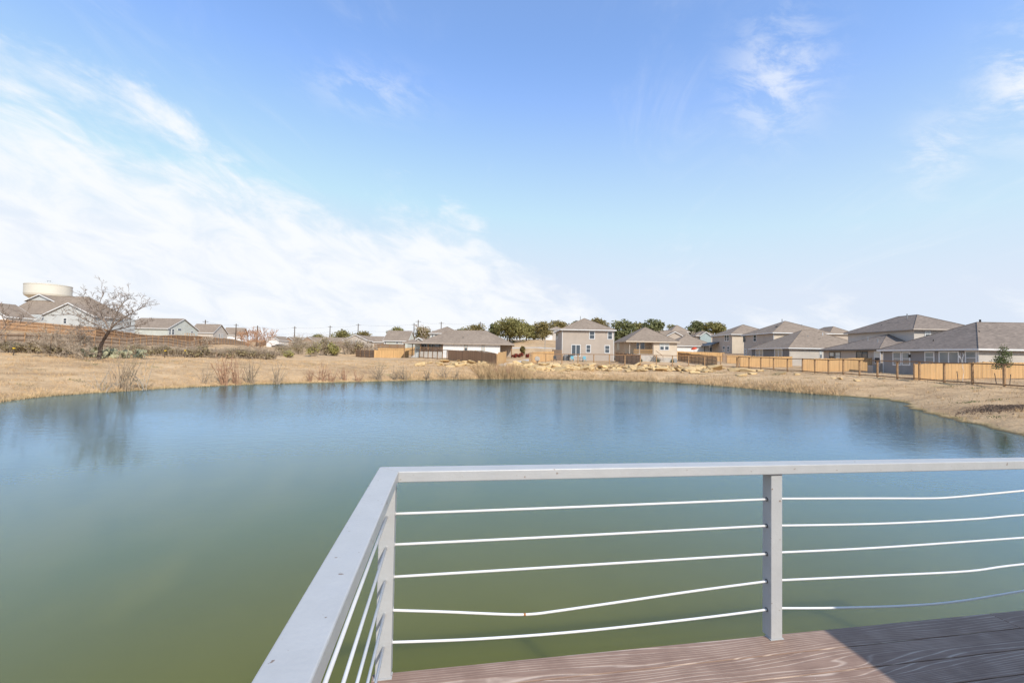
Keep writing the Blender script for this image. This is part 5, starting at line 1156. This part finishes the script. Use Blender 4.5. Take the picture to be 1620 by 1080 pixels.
# ------------------------------------------------------------------ grasses (nobody could count them)
def blades(name, label, pts, hmin, hmax, wid, mt, cat='grass'):
    n = len(pts); a = rng.random(n)*6.283; h_ = hmin + (hmax-hmin)*rng.random(n)**1.5; lean = rng.normal(0, 0.35, (n, 2))*h_[:, None]
    w_ = wid*(0.6 + 0.8*rng.random(n)); dx_ = np.cos(a)*w_; dy_ = np.sin(a)*w_
    v0 = pts + np.stack([dx_, dy_, np.zeros(n) - 0.02], 1); v1 = pts - np.stack([dx_, dy_, np.zeros(n) + 0.02], 1); v2 = pts + np.stack([lean[:, 0], lean[:, 1], h_], 1)
    v = np.stack([v0, v1, v2], 1).reshape(-1, 3); f_ = np.arange(3*n).reshape(n, 3)
    return tag(np_mesh(name, v, f_, mt), label, cat, kind='stuff')
def shore_scatter(n, px0, px1, dmean, dmax):
    L = np.array([(q.x, q.y) for q, (px, py) in zip(shore, SHORE_PX) if px0 <= px <= px1]); seg = np.hypot(*np.diff(L, axis=0).T); cum = np.concatenate([[0], np.cumsum(seg)])
    u_ = rng.random(n)*cum[-1]; x = np.interp(u_, cum, L[:, 0]); y = np.interp(u_, cum, L[:, 1]); k = np.clip(np.searchsorted(cum, u_) - 1, 0, len(seg)-1)
    d = np.diff(L, axis=0)[k]/seg[k][:, None]; nrm_ = np.stack([-d[:, 1], d[:, 0]], 1); off = np.minimum(rng.exponential(dmean, n), dmax) - 0.25
    x = x + nrm_[:, 0]*off; y = y + nrm_[:, 1]*off; z = height(x, y); return np.stack([x, y, np.maximum(z, -0.1)], 1)
blades('reed_bed', 'dry tan reeds lining the far shore below the rocks', shore_scatter(16000, 630, 1330, 1.3, 5), 0.10, 0.55, 0.018, 'reed_tan', 'reeds')
blades('tall_reeds', 'taller dry reeds at the shore below the concrete channel', shore_scatter(5000, 730, 850, 1.8, 5), 0.5, 1.35, 0.022, 'reed_tan', 'reeds')
blades('shore_grass', 'short dry grass fringe at the left shore', shore_scatter(9000, -160, 640, 0.8, 4), 0.05, 0.28, 0.014, 'reed_tan')
n = 90000; x = rng.uniform(-52, 48, n); y = rng.uniform(16, 84, n); d = shore_dist(x, y); keep = (d > 0.2) & (np.abs(x) < y*1.22 + 3) & (d < 26) & ((x < 15) | (rng.random(n) < 0.45))
x = x[keep]; y = y[keep]; blades('lawn_grass', 'dry mown grass covering the banks', np.stack([x, y, height(x, y)], 1), 0.03, 0.15, 0.02, 'reed_tan')
nc = 5200; cx = rng.uniform(-50, 46, nc); cy = rng.uniform(16, 80, nc); d = shore_dist(cx, cy); keep = (d > 0.1) & (np.abs(cx) < cy*1.2 + 3) & (d < 24) & ((cx < 12) | (rng.random(nc) < 0.25)); cx = np.repeat(cx[keep], 16); cy = np.repeat(cy[keep], 16)
cx = cx + rng.normal(0, 0.13, len(cx)); cy = cy + rng.normal(0, 0.13, len(cx)); blades('grass_tufts', 'taller tufts of dry grass dotted over the banks', np.stack([cx, cy, height(cx, cy)], 1), 0.06, 0.26, 0.016, 'reed_tan')
nc = 260; cx = rng.uniform(-48, 44, nc); cy = rng.uniform(18, 78, nc); d = shore_dist(cx, cy); keep = (d > 0.6) & (np.abs(cx) < cy*1.2 + 2) & (d < 18); cx = np.repeat(cx[keep], 60); cy = np.repeat(cy[keep], 60)
cx = cx + rng.normal(0, 0.35, len(cx)); cy = cy + rng.normal(0, 0.22, len(cx)); blades('green_weeds', 'small patches of green weeds among the dry grass', np.stack([cx, cy, height(cx, cy)], 1), 0.03, 0.10, 0.022, 'leaf_young')
# mulch heap on the right bank
g_ = ground(1580, 647, 15); n = 3500; x = g_.x + rng.normal(0, 0.95, n) + 0.5; y = g_.y + rng.normal(0, 0.5, n); mat('mulch', (0.20, 0.14, 0.10), 0.95, 0.4, 8)
blades('mulch', 'dark wood chip mulch patch on the right bank', np.stack([x, y, height(x, y)], 1), 0.02, 0.09, 0.05, 'mulch', 'mulch')

# ------------------------------------------------------------------ poles and lines
poles = [(323,506,180,535,'utility pole behind the gap of the second and third hill houses'),(372,512,200,540,'utility pole behind the fourth hill house'),(406,515,170,548,'utility pole left of the far garage'),(465,516,215,540,'utility pole above the small brown roofed house'),
         (521,515,225,540,'utility pole above the blue-grey gabled house'),(565.5,512,215,540,'utility pole above the tan gabled house'),(654,511,200,540,'shorter utility pole right of the pale grey house'),(660.5,506,190,540,'tall utility pole right of the pale grey house'),(697,509,205,540,'utility pole above the grey-blue two-storey roof'),(759,509,210,540,'utility pole behind the thin crowned oak')]
tops = []
for (px, yt, Y, yb, lb) in poles:
    b_ = Vector((X_at(px, Y), Y, gz(X_at(px, Y), Y))); zt = at(px, yt, Y).z - b_.z; root = empty('utility_pole', b_, lb, 'utility pole', 'utility poles on the skyline')
    mb = MB(); mb.tube([(0,0,-1),(0,0,zt)], [0.24, 0.17], 8); mb.build('shaft', 'pole_wood', root)
    MB().box(-1.1, 1.1, -0.06, 0.06, zt-0.75, zt-0.6).build('crossarm', 'pole_wood', root); tops.append(b_ + Vector((0, 0, zt - 0.55)))
for i, (a, b_) in enumerate(zip(tops[:-1], tops[1:])):
    if i == 6: continue
    for k_, dz_ in enumerate((0.0, -2.6)):
        mb = MB(); pts = [a.lerp(b_, t_/8) + Vector((0, 0, dz_ - 1.2*4*(t_/8)*(1 - t_/8)*0.5)) for t_ in range(9)]; mb.tube(pts, 0.022, 3); o = mb.build('power_line', 'wire_dark')
        tag(o, 'thin %s wire spanning %s' % (('upper', 'lower')[k_], ('the hill houses', 'from the fourth hill house to the garage pole', 'over the bare saplings', 'over the brick house', 'between the blue-grey and tan gables', 'from the tan gable to the pale grey house', '', 'above the grey-blue two-storey roof', 'above the white porch house roof')[i]), 'power line', 'wires along the far street')
b_ = Vector((X_at(862, 122), 122, gz(X_at(862, 122), 122))); root = empty('street_lamp', b_, 'leaning street lamp beside the far street left of the tan house', 'street lamp')
zt = at(862, 533.5, 122).z - b_.z; mb = MB(); mb.tube([(0,0,-0.5),(0,0,zt*0.8),(0.35,0,zt)], 0.07, 6); mb.build('pole', 'metal_grey', root); MB().box(0.3, 0.9, -0.12, 0.12, zt-0.05, zt+0.08).build('lamp_head', 'metal_grey', root)

# ------------------------------------------------------------------ cars
def car(label, px, Y, wm_, body, heading=0.0):
    x = X_at(px, Y); root = empty('parked_car', (x, Y, gz(x, Y) + 0.08), label, 'car', 'cars parked on the far street', heading); L = wm_; h = L/2
    prof = [(-h,0.35),(-h,0.85),(-h*0.92,0.95),(-h*0.55,1.02),(-h*0.30,1.48),(h*0.45,1.52),(h*0.80,1.02),(h*0.98,0.95),(h,0.55),(h*0.97,0.35)]
    mb = MB(); n = len(prof); mb.v = [(a, -0.88, z) for a, z in prof] + [(a, 0.88, z) for a, z in prof]; mb.f = [tuple(range(n)), tuple(reversed(range(n, 2*n)))] + [(i, n+i, n+(i+1)%n, (i+1)%n) for i in range(n)]
    mb.build('body', body, root, bevel=0.06)
    mb = MB(); pr = [(-h*0.48,1.06),(-h*0.27,1.42),(h*0.42,1.45),(h*0.68,1.06)]; mb.v = [(a, -0.895, z) for a, z in pr] + [(a, 0.895, z) for a, z in pr]; mb.f = [(0,1,2,3),(7,6,5,4)]; mb.build('side_windows', 'glass', root)
    for a in (-h*0.62, h*0.62):
        for b2 in (-0.80, 0.80): mb = MB(); mb.tube([(a, b2-0.11, 0.33), (a, b2+0.11, 0.33)], 0.33, 14); wh = mb.build('wheel', 'rubber', root); mb = MB(); mb.tube([(a, b2-0.125, 0.33), (a, b2+0.125, 0.33)], 0.19, 10); mb.build('rim', 'metal_grey', wh)
    return root
car('black car parked in front of the brick house', 478, 166, 4.6, 'car_black', 0.1); car('dark red car parked behind the black car at the brick house', 487.5, 169, 4.4, 'car_red', 0.2)
car('white car in front of the blue-grey house', 501, 163, 4.8, 'car_white', 0.05); car('black car parked by the white garage fronted house', 441, 163, 4.6, 'car_black', 0.1)

# ------------------------------------------------------------------ yard things near the houses
def thing(name, label, cat, loc): return empty(name, loc, label, cat)
def yard(px, Y): x = X_at(px, Y); return Vector((x, Y, gz(x, Y)))
r0_ = thing('air_conditioner', 'grey air conditioner against the tan two-storey house', 'air conditioner', yard(897, 89.3)); MB().box(-0.5, 0.5, -0.45, 0.45, -0.1, 1.2).build('cabinet', 'metal_grey', r0_, bevel=0.04); mb = MB(); [mb.box(-0.46, 0.46, -0.465, -0.45, 0.15+0.12*k, 0.19+0.12*k) for k in range(8)]; mb.build('grille', 'dark_frame', r0_); MB().lathe([(0.02, 1.205), (0.36, 1.205), (0.36, 1.26), (0.02, 1.26)], 16).build('fan_guard', 'black_metal', r0_)
def chair(label, px, Y, mt):
    c_ = thing('patio_chair', label, 'chair', yard(px, Y)); MB().box(-0.28, 0.28, -0.28, 0.28, 0.40, 0.45).build('seat', mt, c_); mb = MB(); mb.obox(Vector((0, 0.26, 0.45)), Vector((1,0,0)), Vector((0,1,0)), Vector((0,0.25,1)), -0.28, 0.28, 0, 0.04, 0, 0.55); mb.build('backrest', mt, c_)
    for a in (-0.25, 0.25):
        for b2 in (-0.25, 0.25): mb = MB(); mb.tube([(a, b2, -0.05), (a, b2, 0.40)], 0.025, 6); mb.build('leg', mt, c_)
chair('teal patio chair beside the sliding door of the tan house', 905.5, 87.5, 'plastic_teal'); chair('teal patio chair right of the sliding door of the tan house', 925, 87.8, 'plastic_teal'); chair('dark patio chair left of the air conditioner', 878, 86.5, 'black_metal')
r0_ = thing('patio_table', 'small dark patio table before the sliding door', 'table', yard(919.5, 87.4)); MB().lathe([(0.01,0.74),(0.55,0.74),(0.55,0.78),(0.01,0.785)], 20).build('table_top', 'black_metal', r0_)
for a in range(4): mb = MB(); mb.tube([(0.4*math.cos(a*1.57+.7), 0.4*math.sin(a*1.57+.7), -0.05), (0.3*math.cos(a*1.57+.7), 0.3*math.sin(a*1.57+.7), 0.74)], 0.025, 5); mb.build('leg', 'black_metal', r0_)
r0_ = thing('barbecue_grill', 'black barbecue grill on the patio of the tan house', 'grill', yard(903, 88.4)); MB().box(-0.5, 0.5, -0.3, 0.3, 0.75, 1.0).build('firebox', 'black_metal', r0_, bevel=0.03); mb = MB(); mb.tube([(-0.5, 0, 1.0), (0.5, 0, 1.0)], 0.29, 12); mb.build('lid', 'black_metal', r0_)
for a in (-0.45, 0.45):
    for b2 in (-0.25, 0.25): MB().box(a-0.03, a+0.03, b2-0.03, b2+0.03, -0.05, 0.75).build('leg', 'black_metal', r0_)
r0_ = thing('patio_umbrella', 'tilted red patio umbrella behind the long cedar fence', 'umbrella', yard(1098, 107)); zc = at(1098, 551.5, 107).z - r0_.location.z
mb = MB(); mb.tube([(0,0,-0.1),(0,0,zc+0.4)], 0.03, 6); mb.build('pole', 'metal_grey', r0_); mb = MB(); mb.lathe([(0.02, 0.4), (0.4, 0.25), (0.75, 0.0), (0.72, -0.02), (0.4, 0.21), (0.02, 0.36)], 8); o = mb.build('canopy', 'fabric_red', r0_); o.location = (0, 0, zc); o.rotation_euler = (0.2, -0.3, 0)
r0_ = thing('metal_drum', 'round grey metal drum lying by the cedar fence beside the channel', 'drum', yard(850, 75.5)); mb = MB(); mb.tube([(0,-0.5,0.9),(0,0.5,0.9)], 0.42, 18); mb.build('barrel', 'concrete', r0_); mb = MB(); mb.tube([(0,-0.3,0.0),(0,-0.3,0.6)], 0.06, 6); mb.build('stand', 'pole_wood', r0_)
r0_ = thing('air_conditioner', 'grey air conditioner in the shade of the nearest grey house', 'air conditioner', Vector((48.0, 60.4, gz(48.0, 60.4)))); MB().box(-0.45, 0.45, -0.45, 0.45, -0.1, 0.95).build('cabinet', 'metal_grey', r0_, bevel=0.04); MB().lathe([(0.02, 0.955), (0.34, 0.955), (0.34, 1.0), (0.02, 1.0)], 16).build('fan_guard', 'black_metal', r0_)
